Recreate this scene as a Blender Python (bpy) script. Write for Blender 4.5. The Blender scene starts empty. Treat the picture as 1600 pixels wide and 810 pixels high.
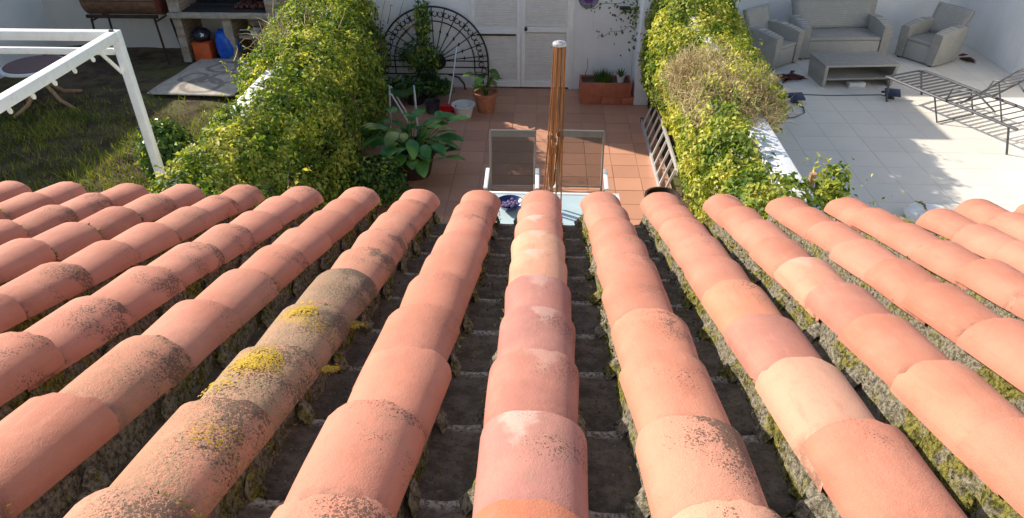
import bpy, bmesh, math, random
import numpy as np
from mathutils import Vector, Matrix
random.seed(7)
RNG = np.random.default_rng(11)
SC = bpy.context.scene
COL = SC.collection
R = math.radians
H = 4.1                                   # camera height above the patios

# ------------------------------------------------------------------ camera, world, sun, exposure
cam = bpy.data.cameras.new('camera')
cam.sensor_width = 36.0
cam.lens = 1098.7 / 1600 * 36
cam.clip_start, cam.clip_end = 0.05, 1000
camo = bpy.data.objects.new('camera', cam); COL.objects.link(camo)
_p, _r, _y = 0.602173, -0.0049758, 0.0492266
_f = Vector((-math.sin(_y)*math.cos(_p), math.cos(_y)*math.cos(_p), -math.sin(_p)))
_rt = Vector((math.cos(_y), math.sin(_y), 0)); _u = _rt.cross(_f)
_r2 = _rt*math.cos(_r) + _u*math.sin(_r); _u2 = -_rt*math.sin(_r) + _u*math.cos(_r)
camo.matrix_world = Matrix(((_r2.x, _u2.x, -_f.x, 0), (_r2.y, _u2.y, -_f.y, 0), (_r2.z, _u2.z, -_f.z, H), (0, 0, 0, 1)))
SC.camera = camo

SHX, SHY = 1.5, 0.85                        # ground shadow per metre of height: +x, -y
to_sun = Vector((-SHX, SHY, 1)).normalized()
elev = math.asin(to_sun.z)
azim = math.atan2(to_sun.x, to_sun.y)      # clockwise from +y
world = bpy.data.worlds.new('World'); SC.world = world; world.use_nodes = True
wn = world.node_tree.nodes; wn.clear()
sky = wn.new('ShaderNodeTexSky'); sky.sky_type = 'NISHITA'; sky.sun_disc = False
sky.sun_elevation = elev; sky.sun_rotation = azim
bg = wn.new('ShaderNodeBackground'); bg.inputs[1].default_value = 0.125
wo = wn.new('ShaderNodeOutputWorld')
world.node_tree.links.new(sky.outputs[0], bg.inputs[0]); world.node_tree.links.new(bg.outputs[0], wo.inputs[0])
sun = bpy.data.lights.new('sun', 'SUN'); sun.energy = 4.7; sun.angle = R(0.55); sun.color = (1.0, 0.93, 0.82)
suno = bpy.data.objects.new('sun', sun); COL.objects.link(suno)
suno.rotation_euler = (-to_sun).to_track_quat('-Z', 'Y').to_euler()
SC.view_settings.view_transform = 'Standard'; SC.view_settings.look = 'None'
SC.view_settings.exposure = 0.72; SC.view_settings.gamma = 1.0
SC.render.engine = 'CYCLES'

# ------------------------------------------------------------------ materials
class NT:
    """small helper round a node tree"""
    def __init__(self, name):
        self.m = bpy.data.materials.new(name); self.m.use_nodes = True
        self.t = self.m.node_tree; self.t.nodes.clear()
        self.out = self.t.nodes.new('ShaderNodeOutputMaterial')
        self.b = self.t.nodes.new('ShaderNodeBsdfPrincipled')
        self.link(self.b.outputs[0], self.out.inputs[0])
    def n(self, typ, **kw):
        nd = self.t.nodes.new('ShaderNode' + typ)
        for k, v in kw.items(): setattr(nd, k, v)
        return nd
    def link(self, a, b): self.t.links.new(a, b)
    def put(self, sock, v):
        if isinstance(v, (int, float)): sock.default_value = v
        elif isinstance(v, (tuple, list)): sock.default_value = tuple(v) + ((1,) if len(v) == 3 and len(sock.default_value) == 4 else ())
        else: self.link(v, sock)
    def coord(self, which='Object'): return self.n('TexCoord').outputs[which]
    def math(self, op, a, b=None, c=None, clamp=False):
        nd = self.n('Math', operation=op); nd.use_clamp = clamp
        self.put(nd.inputs[0], a)
        if b is not None: self.put(nd.inputs[1], b)
        if c is not None: self.put(nd.inputs[2], c)
        return nd.outputs[0]
    def noise(self, scale, detail=4, rough=0.55, vec=None, col=False):
        nd = self.n('TexNoise'); nd.inputs['Scale'].default_value = scale
        nd.inputs['Detail'].default_value = detail; nd.inputs['Roughness'].default_value = rough
        if vec is not None: self.link(vec, nd.inputs['Vector'])
        return nd.outputs['Color' if col else 'Fac']
    def voronoi(self, scale, vec=None, out='Distance'):
        nd = self.n('TexVoronoi'); nd.inputs['Scale'].default_value = scale
        if vec is not None: self.link(vec, nd.inputs['Vector'])
        return nd.outputs[out]
    def ramp(self, fac, lo, hi, a=0.0, b=1.0):
        nd = self.n('MapRange', interpolation_type='SMOOTHSTEP')
        self.put(nd.inputs['Value'], fac)
        for k, v in (('From Min', lo), ('From Max', hi), ('To Min', a), ('To Max', b)): self.put(nd.inputs[k], v)
        return nd.outputs[0]
    def mix(self, fac, a, b, mode='MIX'):
        nd = self.n('Mix', data_type='RGBA', blend_type=mode)
        self.put(nd.inputs['Factor'], fac); self.put(nd.inputs[6], a); self.put(nd.inputs[7], b)
        return nd.outputs[2]
    def attr(self, name): return self.n('Attribute', attribute_type='OBJECT', attribute_name=name).outputs['Fac']
    def rnd(self): return self.n('ObjectInfo').outputs['Random']
    def base(self, c, rough=0.7, metal=0.0, spec=None):
        self.put(self.b.inputs['Base Color'], c); self.put(self.b.inputs['Roughness'], rough)
        self.b.inputs['Metallic'].default_value = metal
        if spec is not None: self.b.inputs['Specular IOR Level'].default_value = spec
    def bump(self, h, strength=0.3, dist=0.01):
        nd = self.n('Bump'); nd.inputs['Strength'].default_value = strength; nd.inputs['Distance'].default_value = dist
        self.link(h, nd.inputs['Height']); self.link(nd.outputs[0], self.b.inputs['Normal'])

def shifted(t, vec):
    """coordinates moved by a per-object random amount so copies do not repeat"""
    r = t.math('MULTIPLY', t.rnd(), 37.0)
    c = t.n('CombineXYZ'); t.link(r, c.inputs[0]); t.link(r, c.inputs[1]); t.link(r, c.inputs[2])
    a = t.n('VectorMath', operation='ADD'); t.link(vec, a.inputs[0]); t.link(c.outputs[0], a.inputs[1])
    return a.outputs[0]

def mat_simple(name, c, rough=0.6, metal=0.0, var=0.12, scale=9, bump=0.15, bscale=60, spec=None, dirt=None):
    t = NT(name); co = shifted(t, t.coord())
    n = t.noise(scale, 5, 0.6, co)
    col = t.mix(t.ramp(n, 0.3, 0.7), tuple(x*(1-var) for x in c), tuple(min(1, x*(1+var)) for x in c))
    if dirt:
        col = t.mix(t.ramp(t.noise(scale*1.7, 6, 0.7, co), 0.52, 0.75, 0, 0.6), col, dirt)
    t.base(col, rough, metal, spec)
    if bump: t.bump(t.noise(bscale, 4, 0.6, co), bump, 0.004)
    return t.m

def mat_terracotta():
    t = NT('terracotta'); co = t.coord(); sh = shifted(t, co)
    tint = t.n('ObjectInfo').outputs['Color']
    big = t.noise(7, 4, 0.55, sh); mid = t.noise(38, 5, 0.6, sh); fine = t.noise(420, 3, 0.6, sh)
    r = t.rnd()
    col = t.mix(1.0, tint, t.mix(r, (0.90, 0.88, 0.86), (1.06, 1.10, 1.14)), 'MULTIPLY')
    col = t.mix(t.ramp(big, 0.45, 0.72, 0, 0.28), col, (0.62, 0.29, 0.195))          # dusty pale bloom
    col = t.mix(t.ramp(big, 0.5, 0.28, 0, 0.30), col, (0.40, 0.115, 0.06))          # warmer firing
    col = t.mix(t.ramp(mid, 0.52, 0.72, 0, 0.34), col, (0.40, 0.20, 0.14))
    col = t.mix(t.ramp(fine, 0.58, 0.8, 0, 0.25), col, (0.25, 0.11, 0.07))
    mps = t.n('Mapping'); mps.inputs['Scale'].default_value = (55, 7, 55); t.link(sh, mps.inputs[0])
    streak = t.noise(1.0, 5, 0.65, mps.outputs[0])
    col = t.mix(t.ramp(streak, 0.52, 0.74, 0, 0.30), col, (0.34, 0.125, 0.08)); col = t.mix(t.ramp(streak, 0.44, 0.28, 0, 0.22), col, (0.60, 0.28, 0.19))
    sp = t.n('SeparateXYZ'); t.link(co, sp.inputs[0]); X, Y = sp.outputs[0], sp.outputs[1]
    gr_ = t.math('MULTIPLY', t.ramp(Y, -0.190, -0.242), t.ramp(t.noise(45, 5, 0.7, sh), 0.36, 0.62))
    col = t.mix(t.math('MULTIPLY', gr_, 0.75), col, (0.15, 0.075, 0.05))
    age = t.math('MULTIPLY', t.ramp(t.noise(11, 6, 0.72, sh), 0.50, 0.68), t.ramp(r, 0.3, 0.9))
    col = t.mix(t.math('MULTIPLY', age, 0.40), col, t.mix(fine, (0.24, 0.12, 0.08), (0.40, 0.24, 0.17)))
    # pale run-off diamonds under the tile above
    wob = t.math('MULTIPLY', t.math('SUBTRACT', mid, 0.5), 0.06)
    dx = t.math('DIVIDE', t.math('ABSOLUTE', t.math('ADD', t.math('ADD', X, t.math('MULTIPLY', t.math('SUBTRACT', r, 0.5), 0.05)), wob)), 0.042)
    dy = t.math('DIVIDE', t.math('ABSOLUTE', Y), 0.105)
    dia = t.math('SUBTRACT', 1.0, t.math('ADD', dx, dy))
    dia = t.math('MULTIPLY', t.ramp(dia, -0.05, 0.5), t.attr('bloom'))
    col = t.mix(t.math('MULTIPLY', dia, t.math('ADD', 0.3, t.math('MULTIPLY', r, 0.35))), col, (0.60, 0.40, 0.33))
    # grey-green crust
    endw = t.ramp(Y, -0.26, -0.02)
    cr = t.math('MULTIPLY', t.attr('crust'), t.ramp(t.noise(16, 6, 0.7, sh), 0.31, 0.52))
    crf = t.math('MULTIPLY', cr, t.ramp(t.noise(140, 4, 0.7, sh), 0.38, 0.60))
    col = t.mix(t.math('MULTIPLY', crf, 0.85), col, t.mix(fine, (0.13, 0.105, 0.05), (0.36, 0.29, 0.16)))
    # black spots, thicker near the lower edge and on the shaded flank
    side = t.ramp(X, -0.06, 0.05, 0.25, 1.0)
    patch = t.ramp(t.noise(13, 3, 0.5, sh), 0.34, 0.58)
    th = t.math('MULTIPLY', t.math('MULTIPLY', t.math('MULTIPLY', endw, side), patch), t.attr('spots'))
    th = t.math('ADD', th, t.math('MULTIPLY', cr, 0.42))
    nz = t.n('VectorMath', operation='SCALE'); t.link(t.noise(90, 3, 0.6, sh, True), nz.inputs[0]); nz.inputs['Scale'].default_value = 0.010
    av = t.n('VectorMath', operation='ADD'); t.link(sh, av.inputs[0]); t.link(nz.outputs[0], av.inputs[1]); shv = av.outputs[0]
    vc = t.voronoi(170, shv); vc2 = t.voronoi(360, shv)
    s1 = t.ramp(t.math('SUBTRACT', t.math('MULTIPLY', th, 0.50), vc), -0.02, 0.10)
    s2 = t.ramp(t.math('SUBTRACT', t.math('MULTIPLY', th, 0.46), vc2), -0.02, 0.10)
    spot = t.math('MAXIMUM', s1, s2)
    col = t.mix(t.math('MULTIPLY', spot, 0.78), col, (0.075, 0.05, 0.033))
    # mustard lichen rosette
    gx = t.math('DIVIDE', t.math('ADD', X, 0.015), 0.042); gy = t.math('DIVIDE', t.math('ADD', Y, 0.055), 0.05)
    rr = t.math('ADD', t.math('MULTIPLY', gx, gx), t.math('MULTIPLY', gy, gy))
    rr = t.math('ADD', rr, t.math('MULTIPLY', t.math('SUBTRACT', t.noise(60, 5, 0.75, sh), 0.5), 3.4))
    yl = t.math('MULTIPLY', t.math('MULTIPLY', t.ramp(rr, 1.5, 0.2), t.ramp(t.noise(230, 5, 0.8, sh), 0.42, 0.50)), t.attr('lichen'))
    col = t.mix(yl, col, t.mix(fine, (0.44, 0.27, 0.025), (0.28, 0.20, 0.05)))
    grit = t.noise(900, 2, 0.6, sh)
    col = t.mix(t.ramp(grit, 0.6, 0.75, 0, 0.3), col, (0.22, 0.10, 0.07)); col = t.mix(t.ramp(grit, 0.40, 0.28, 0, 0.28), col, (0.70, 0.46, 0.36))
    t.base(col, 0.80, 0, 0.30)
    h = t.math('ADD', t.math('MULTIPLY', fine, 0.6), t.math('ADD', t.math('MULTIPLY', mid, 1.1), t.math('ADD', t.math('MULTIPLY', spot, 0.5), t.math('MULTIPLY', crf, 0.8))))
    t.bump(h, 0.5, 0.004)
    return t.m

def mat_mortar():
    t = NT('mossy_mortar'); co = t.coord()
    a = t.noise(26, 6, 0.7, co); b = t.noise(95, 6, 0.75, co); c = t.noise(5, 3, 0.5, co)
    col = t.mix(t.ramp(b, 0.35, 0.65), (0.075, 0.062, 0.043), (0.40, 0.35, 0.26))
    col = t.mix(t.ramp(t.math('ADD', a, t.math('MULTIPLY', t.math('SUBTRACT', c, 0.5), 0.9)), 0.46, 0.62, 0, 0.85), col,
                t.mix(t.ramp(b, 0.4, 0.6), (0.045, 0.048, 0.010), (0.30, 0.26, 0.03)))
    t.base(col, 0.95, 0, 0.1)
    t.bump(t.math('ADD', b, t.noise(240, 3, 0.7, co)), 0.9, 0.008)
    return t.m

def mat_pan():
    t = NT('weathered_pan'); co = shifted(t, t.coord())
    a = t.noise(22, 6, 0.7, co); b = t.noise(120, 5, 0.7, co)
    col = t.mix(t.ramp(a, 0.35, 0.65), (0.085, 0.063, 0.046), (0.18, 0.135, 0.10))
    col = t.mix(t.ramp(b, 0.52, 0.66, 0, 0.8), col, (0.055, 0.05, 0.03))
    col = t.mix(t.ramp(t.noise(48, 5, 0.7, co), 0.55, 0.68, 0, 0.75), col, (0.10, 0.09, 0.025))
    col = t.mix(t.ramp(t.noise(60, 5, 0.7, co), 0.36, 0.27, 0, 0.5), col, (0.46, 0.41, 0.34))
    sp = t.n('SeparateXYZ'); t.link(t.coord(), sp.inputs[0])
    col = t.mix(t.math('MULTIPLY', t.ramp(sp.outputs[1], -0.030, -0.008), t.ramp(b, 0.62, 0.42)), col, (0.42, 0.36, 0.28))  # lower lip painted paler to stand in for sun catching the step
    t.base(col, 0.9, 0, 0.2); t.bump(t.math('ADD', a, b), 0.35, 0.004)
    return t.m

def mat_leaf(name, c1, c2, c3, trans=0.35, rough=0.55):
    t = NT(name); geo = t.n('NewGeometry'); ri = geo.outputs['Random Per Island']
    cl = t.noise(3.2, 3, 0.55, t.coord())
    f = t.math('ADD', t.math('MULTIPLY', ri, 0.75), t.ramp(cl, 0.32, 0.68, -0.25, 0.5), clamp=True)
    nd = t.n('ValToRGB'); t.link(f, nd.inputs[0])
    e = nd.color_ramp.elements; e[0].color = c1 + (1,); e[1].color = c3 + (1,); e[0].position = 0.05; e[1].position = 0.95
    m = e.new(0.5); m.color = c2 + (1,)
    col = nd.outputs[0]
    t.base(col, rough, 0, 0.25)
    tr = t.n('BsdfTranslucent'); t.link(t.mix(1.0, col, (1.25, 1.3, 0.5), 'MULTIPLY'), tr.inputs[0])
    mx = t.n('MixShader'); mx.inputs[0].default_value = trans
    t.link(t.b.outputs[0], mx.inputs[1]); t.link(tr.outputs[0], mx.inputs[2]); t.link(mx.outputs[0], t.out.inputs[0])
    return t.m

def mat_stucco(name, c=(0.80, 0.79, 0.765), dirt=0.35):
    t = NT(name); co = t.coord()
    col = t.mix(t.ramp(t.noise(1.3, 6, 0.62, co), 0.35, 0.72), c, tuple(x*0.9 for x in c))
    mp = t.n('Mapping'); mp.inputs['Scale'].default_value = (9, 9, 0.8); t.link(co, mp.inputs[0])
    col = t.mix(t.ramp(t.noise(1.0, 5, 0.6, mp.outputs[0]), 0.56, 0.78, 0, dirt), col, tuple(x*0.66 for x in c))
    col = t.mix(t.ramp(t.noise(11, 6, 0.7, co), 0.66, 0.74, 0, dirt), col, (0.36, 0.33, 0.28))
    t.base(col, 0.9, 0, 0.2); t.bump(t.math('ADD', t.noise(55, 5, 0.6, co), t.noise(6, 3, 0.5, co)), 0.35, 0.01)
    return t.m

def mat_tile(name, c, var, joint_dirt=(0.3, 0.25, 0.2), rough=0.55):
    t = NT(name); co = shifted(t, t.coord()); r = t.rnd()
    col = t.mix(r, tuple(x*(1-var) for x in c), tuple(min(.95, x*(1+var)) for x in c))
    col = t.mix(t.ramp(t.noise(1.1, 6, 0.65, t.n('NewGeometry').outputs['Position']), 0.42, 0.72, 0, 0.40), col, tuple(x*0.78 for x in c))
    col = t.mix(t.ramp(t.noise(17, 6, 0.7, co), 0.60, 0.76, 0, 0.4), col, joint_dirt)
    t.base(col, rough, 0, 0.35); t.bump(t.noise(40, 4, 0.6, co), 0.12, 0.003)
    return t.m

def mat_soil():
    t = NT('soil'); co = t.coord()
    col = t.mix(t.ramp(t.noise(2.2, 6, 0.65, co), 0.38, 0.62), (0.075, 0.052, 0.036), (0.16, 0.115, 0.07))
    col = t.mix(t.ramp(t.noise(1.1, 4, 0.6, co), 0.47, 0.62, 0, 0.7), col, (0.11, 0.125, 0.03))
    t.base(col, 0.95, 0, 0.1); t.bump(t.noise(30, 6, 0.7, co), 0.8, 0.03)
    return t.m

def mat_rattan():
    t = NT('grey_rattan'); co = t.coord()
    w1 = t.n('TexWave', wave_type='BANDS', bands_direction='Z'); w1.inputs['Scale'].default_value = 26; w1.inputs['Distortion'].default_value = 0.6
    w2 = t.n('TexWave', wave_type='BANDS', bands_direction='X'); w2.inputs['Scale'].default_value = 16; w2.inputs['Distortion'].default_value = 0.6
    w3 = t.n('TexWave', wave_type='BANDS', bands_direction='Y'); w3.inputs['Scale'].default_value = 26
    for w in (w1, w2, w3): t.link(co, w.inputs['Vector'])
    h = t.math('MULTIPLY', t.math('MULTIPLY', w1.outputs['Fac'], 1.0), t.math('ADD', 0.5, t.math('MULTIPLY', w2.outputs['Fac'], 0.5)))
    h = t.math('ADD', h, t.math('MULTIPLY', w3.outputs['Fac'], 0.35))
    n = t.noise(14, 5, 0.6, co)
    col = t.mix(t.ramp(h, 0.1, 1.0), (0.25, 0.235, 0.205), (0.50, 0.48, 0.43))
    col = t.mix(t.ramp(n, 0.5, 0.75, 0, 0.4), col, (0.56, 0.53, 0.45))
    t.base(col, 0.6, 0, 0.35); t.bump(h, 0.7, 0.008)
    return t.m

def mat_wood(name, c1, c2, rough=0.45, axis=(14, 14, 1.2)):
    t = NT(name); co = shifted(t, t.coord()); mp = t.n('Mapping'); mp.inputs['Scale'].default_value = axis; t.link(co, mp.inputs[0])
    n = t.noise(3.0, 6, 0.6, mp.outputs[0])
    col = t.mix(t.ramp(n, 0.35, 0.68), c1, c2)
    t.base(col, rough, 0, 0.45); t.bump(n, 0.2, 0.003)
    return t.m

def mat_mesh_fabric():
    t = NT('mesh_fabric'); co = t.coord()
    col = t.mix(t.noise(60, 3, 0.5, co), (0.055, 0.045, 0.036), (0.10, 0.084, 0.068))
    t.base(col, 0.7, 0, 0.3)
    tr = t.n('BsdfTransparent'); mx = t.n('MixShader'); mx.inputs[0].default_value = 0.34
    t.link(t.b.outputs[0], mx.inputs[1]); t.link(tr.outputs[0], mx.inputs[2]); t.link(mx.outputs[0], t.out.inputs[0])
    return t.m

def mat_glass_top():
    t = NT('frosted_glass'); t.base(t.mix(t.ramp(t.noise(2, 4, 0.6, t.coord()), 0.3, 0.7), (0.42, 0.52, 0.53), (0.50, 0.60, 0.60)), 0.12, 0, 0.6)
    return t.m

def mat_rug():
    t = NT('rug_weave'); co = t.coord()
    sp = t.n('SeparateXYZ'); t.link(co, sp.inputs[0])
    warp = t.math('MULTIPLY', t.math('SUBTRACT', t.noise(5, 4, 0.6, co), 0.5), 0.12)
    def ring(cx, cy, r, w, sx=1.0):
        a = t.math('MULTIPLY', t.math('SUBTRACT', sp.outputs[0], cx), sx); b = t.math('SUBTRACT', sp.outputs[1], cy)
        d = t.math('ADD', t.math('SQRT', t.math('ADD', t.math('MULTIPLY', a, a), t.math('MULTIPLY', b, b))), warp)
        return t.ramp(t.math('ABSOLUTE', t.math('SUBTRACT', d, r)), w, w*0.5)
    m = ring(0.0, 0.38, 0.24, 0.055)
    for a in (ring(0.0, 0.38, 0.02, 0.05), ring(-0.28, -0.15, 0.2, 0.05), ring(0.25, -0.1, 0.24, 0.05), ring(0.42, 0.55, 0.25, 0.05), ring(0.0, -0.45, 0.3, 0.06), ring(-0.05, -0.2, 0.10, 0.04)):
        m = t.math('MAXIMUM', m, a)
    col = t.mix(t.ramp(t.noise(7, 6, 0.7, co), 0.35, 0.7), (0.38, 0.335, 0.27), (0.55, 0.49, 0.40))
    col = t.mix(t.math('MULTIPLY', m, 0.75), col, (0.20, 0.17, 0.16))
    t.base(col, 0.95, 0, 0.1); t.bump(t.noise(120, 3, 0.6, co), 0.5, 0.004)
    return t.m

M = dict(
    terra=mat_terracotta(), mortar=mat_mortar(), pan=mat_pan(),
    stucco=mat_stucco('white_stucco'), stucco_old=mat_stucco('peeling_stucco', (0.80, 0.79, 0.77), 0.7), stucco_grey=mat_stucco('greyish_stucco', (0.62, 0.59, 0.54), 0.4),
    floor_red=mat_tile('terracotta_floor', (0.54, 0.265, 0.165), 0.13, (0.30, 0.15, 0.09)),
    floor_pale=mat_tile('pale_floor', (0.66, 0.61, 0.53), 0.022, (0.58, 0.53, 0.46)),
    grout=mat_simple('grout', (0.40, 0.27, 0.19), 0.95), grout_pale=mat_simple('pale_grout', (0.64, 0.59, 0.51), 0.95),
    soil=mat_soil(),
    white_paint=mat_simple('white_paint', (0.80, 0.79, 0.76), 0.42, var=0.04, bump=0.05, dirt=(0.62, 0.58, 0.52)),
    door_paint=mat_simple('door_paint', (0.80, 0.785, 0.75), 0.5, var=0.04, bump=0.05, dirt=(0.66, 0.63, 0.58)),
    iron=mat_simple('black_iron', (0.018, 0.017, 0.017), 0.5, 0.3, var=0.3, bump=0.2),
    grey_steel=mat_simple('grey_steel', (0.075, 0.075, 0.082), 0.45, 0.3, var=0.15, bump=0.1),
    alu=mat_simple('aluminium', (0.62, 0.61, 0.60), 0.38, 0.55, var=0.08, bump=0.05),
    chair_metal=mat_simple('chair_metal', (0.27, 0.24, 0.205), 0.45, 0.2, var=0.06, bump=0.05),
    fabric=mat_mesh_fabric(), glass=mat_glass_top(),
    band=mat_simple('fabric_band', (0.21, 0.185, 0.155), 0.8),
    bamboo=mat_wood('varnished_wood', (0.20, 0.07, 0.02), (0.42, 0.17, 0.05), 0.35),
    chrome=mat_simple('bright_cap', (0.46, 0.45, 0.44), 0.5, 0.35),
    wood=mat_wood('pale_wood', (0.36, 0.20, 0.10), (0.52, 0.33, 0.18), 0.6),
    rattan=mat_rattan(),
    clay=mat_simple('clay_pot', (0.40, 0.15, 0.075), 0.8, var=0.2, dirt=(0.50, 0.33, 0.25)),
    clay_red=mat_simple('red_clay', (0.42, 0.125, 0.065), 0.8, var=0.15, dirt=(0.30, 0.12, 0.08)),
    white_plastic=mat_simple('white_plastic', (0.68, 0.67, 0.63), 0.4, dirt=(0.5, 0.47, 0.4)),
    red_plastic=mat_simple('red_plastic', (0.55, 0.02, 0.025), 0.4),
    orange_plastic=mat_simple('orange_plastic', (0.62, 0.10, 0.02), 0.5, dirt=(0.4, 0.08, 0.03)),
    blue_plastic=mat_simple('blue_plastic', (0.012, 0.10, 0.52), 0.35, var=0.3, bump=0.9, bscale=22),
    blue_dark=mat_simple('dark_blue_glaze', (0.02, 0.022, 0.10), 0.18, var=0.2),
    black_plastic=mat_simple('black_plastic', (0.02, 0.02, 0.03), 0.5),
    navy=mat_simple('navy_plastic', (0.025, 0.028, 0.06), 0.4),
    rust=mat_simple('rusty_brown', (0.19, 0.10, 0.06), 0.75, 0.2, var=0.35, dirt=(0.22, 0.10, 0.05)),
    rust_dark=mat_simple('dark_rust', (0.045, 0.024, 0.017), 0.8, 0.2, var=0.35),
    rust_red=mat_simple('red_rust', (0.17, 0.045, 0.03), 0.7, 0.2, var=0.3),
    brick=mat_simple('brown_brick', (0.30, 0.215, 0.155), 0.9, var=0.25, scale=6, bump=0.6, bscale=45),
    slab=mat_simple('concrete_slab', (0.36, 0.31, 0.25), 0.85, var=0.2, bump=0.5, bscale=40),
    soot=mat_simple('soot', (0.022, 0.018, 0.016), 0.95, var=0.4),
    rug=mat_rug(), maroon=mat_simple('maroon_top', (0.085, 0.014, 0.028), 0.3, var=0.3),
    cable=mat_simple('cable', (0.10, 0.10, 0.10), 0.6), dryleaf=mat_simple('dry_leaf', (0.085, 0.028, 0.02), 0.8, var=0.4),
    sheet=mat_simple('white_sheet', (0.74, 0.73, 0.68), 0.5, dirt=(0.5, 0.46, 0.38)),
    bulb=mat_simple('bulb_glass', (0.80, 0.78, 0.70), 0.15),
    plate=mat_simple('glazed_plate', (0.17, 0.13, 0.24), 0.2, var=0.4, scale=30), plate_mid=mat_simple('plate_center', (0.07, 0.03, 0.16), 0.2, var=0.4, scale=40),
    bark=mat_simple('bark', (0.10, 0.07, 0.045), 0.9, var=0.3, bump=0.6),
    twig=mat_leaf('dry_twig_bark', (0.36, 0.26, 0.12), (0.56, 0.44, 0.22), (0.74, 0.62, 0.36), 0.05, 0.8),
    ivy=mat_leaf('ivy_leaf', (0.055, 0.11, 0.014), (0.20, 0.27, 0.03), (0.46, 0.46, 0.09)),
    ivy_lime=mat_leaf('lime_leaf', (0.08, 0.15, 0.016), (0.31, 0.345, 0.04), (0.64, 0.57, 0.13)),
    dark_leaf=mat_leaf('dark_leaf', (0.025, 0.07, 0.018), (0.06, 0.13, 0.025), (0.14, 0.22, 0.045), 0.2, 0.35),
    broad=mat_leaf('broad_leaf', (0.04, 0.15, 0.035), (0.10, 0.26, 0.05), (0.26, 0.42, 0.08), 0.2, 0.28),
    grass=mat_leaf('grass_blade', (0.06, 0.09, 0.016), (0.16, 0.19, 0.028), (0.36, 0.34, 0.06), 0.25, 0.6),
    lichen=mat_leaf('yellow_lichen', (0.16, 0.12, 0.04), (0.38, 0.24, 0.025), (0.52, 0.33, 0.03), 0.05, 0.9),
    moss=mat_leaf('moss_tuft', (0.045, 0.050, 0.010), (0.16, 0.14, 0.025), (0.40, 0.30, 0.10), 0.15, 0.9),
    variegated_dappled=mat_leaf('pale_leaf', (0.10, 0.16, 0.03), (0.30, 0.34, 0.09), (0.60, 0.58, 0.26), 0.25, 0.35),
)

# ------------------------------------------------------------------ object helpers
def link(name, me, mat=None, parent=None, loc=None, rot=None):
    o = bpy.data.objects.new(name, me); COL.objects.link(o)
    if mat is not None and not me.materials: me.materials.append(mat)
    if parent is not None: o.parent = parent
    if loc is not None: o.location = loc
    if rot is not None: o.rotation_euler = rot
    return o
def thing(name, label, cat, loc=(0, 0, 0), rz=0.0, group=None):
    o = bpy.data.objects.new(name, None); COL.objects.link(o)
    o.empty_display_size = 0.1
    o.location = loc; o.rotation_euler = (0, 0, rz)
    return tag(o, label, cat, group)
def tag(o, label, cat, group=None):
    o['label'] = label; o['category'] = cat
    if group: o['group'] = group
    return o
def structure(o): o['kind'] = 'structure'; return o
def stuff(o): o['kind'] = 'stuff'; return o
def copy_tree(o, parent=None):
    c = o.copy(); COL.objects.link(c)
    if parent is not None: c.parent = parent
    for ch in list(o.children): copy_tree(ch, c)
    return c

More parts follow.
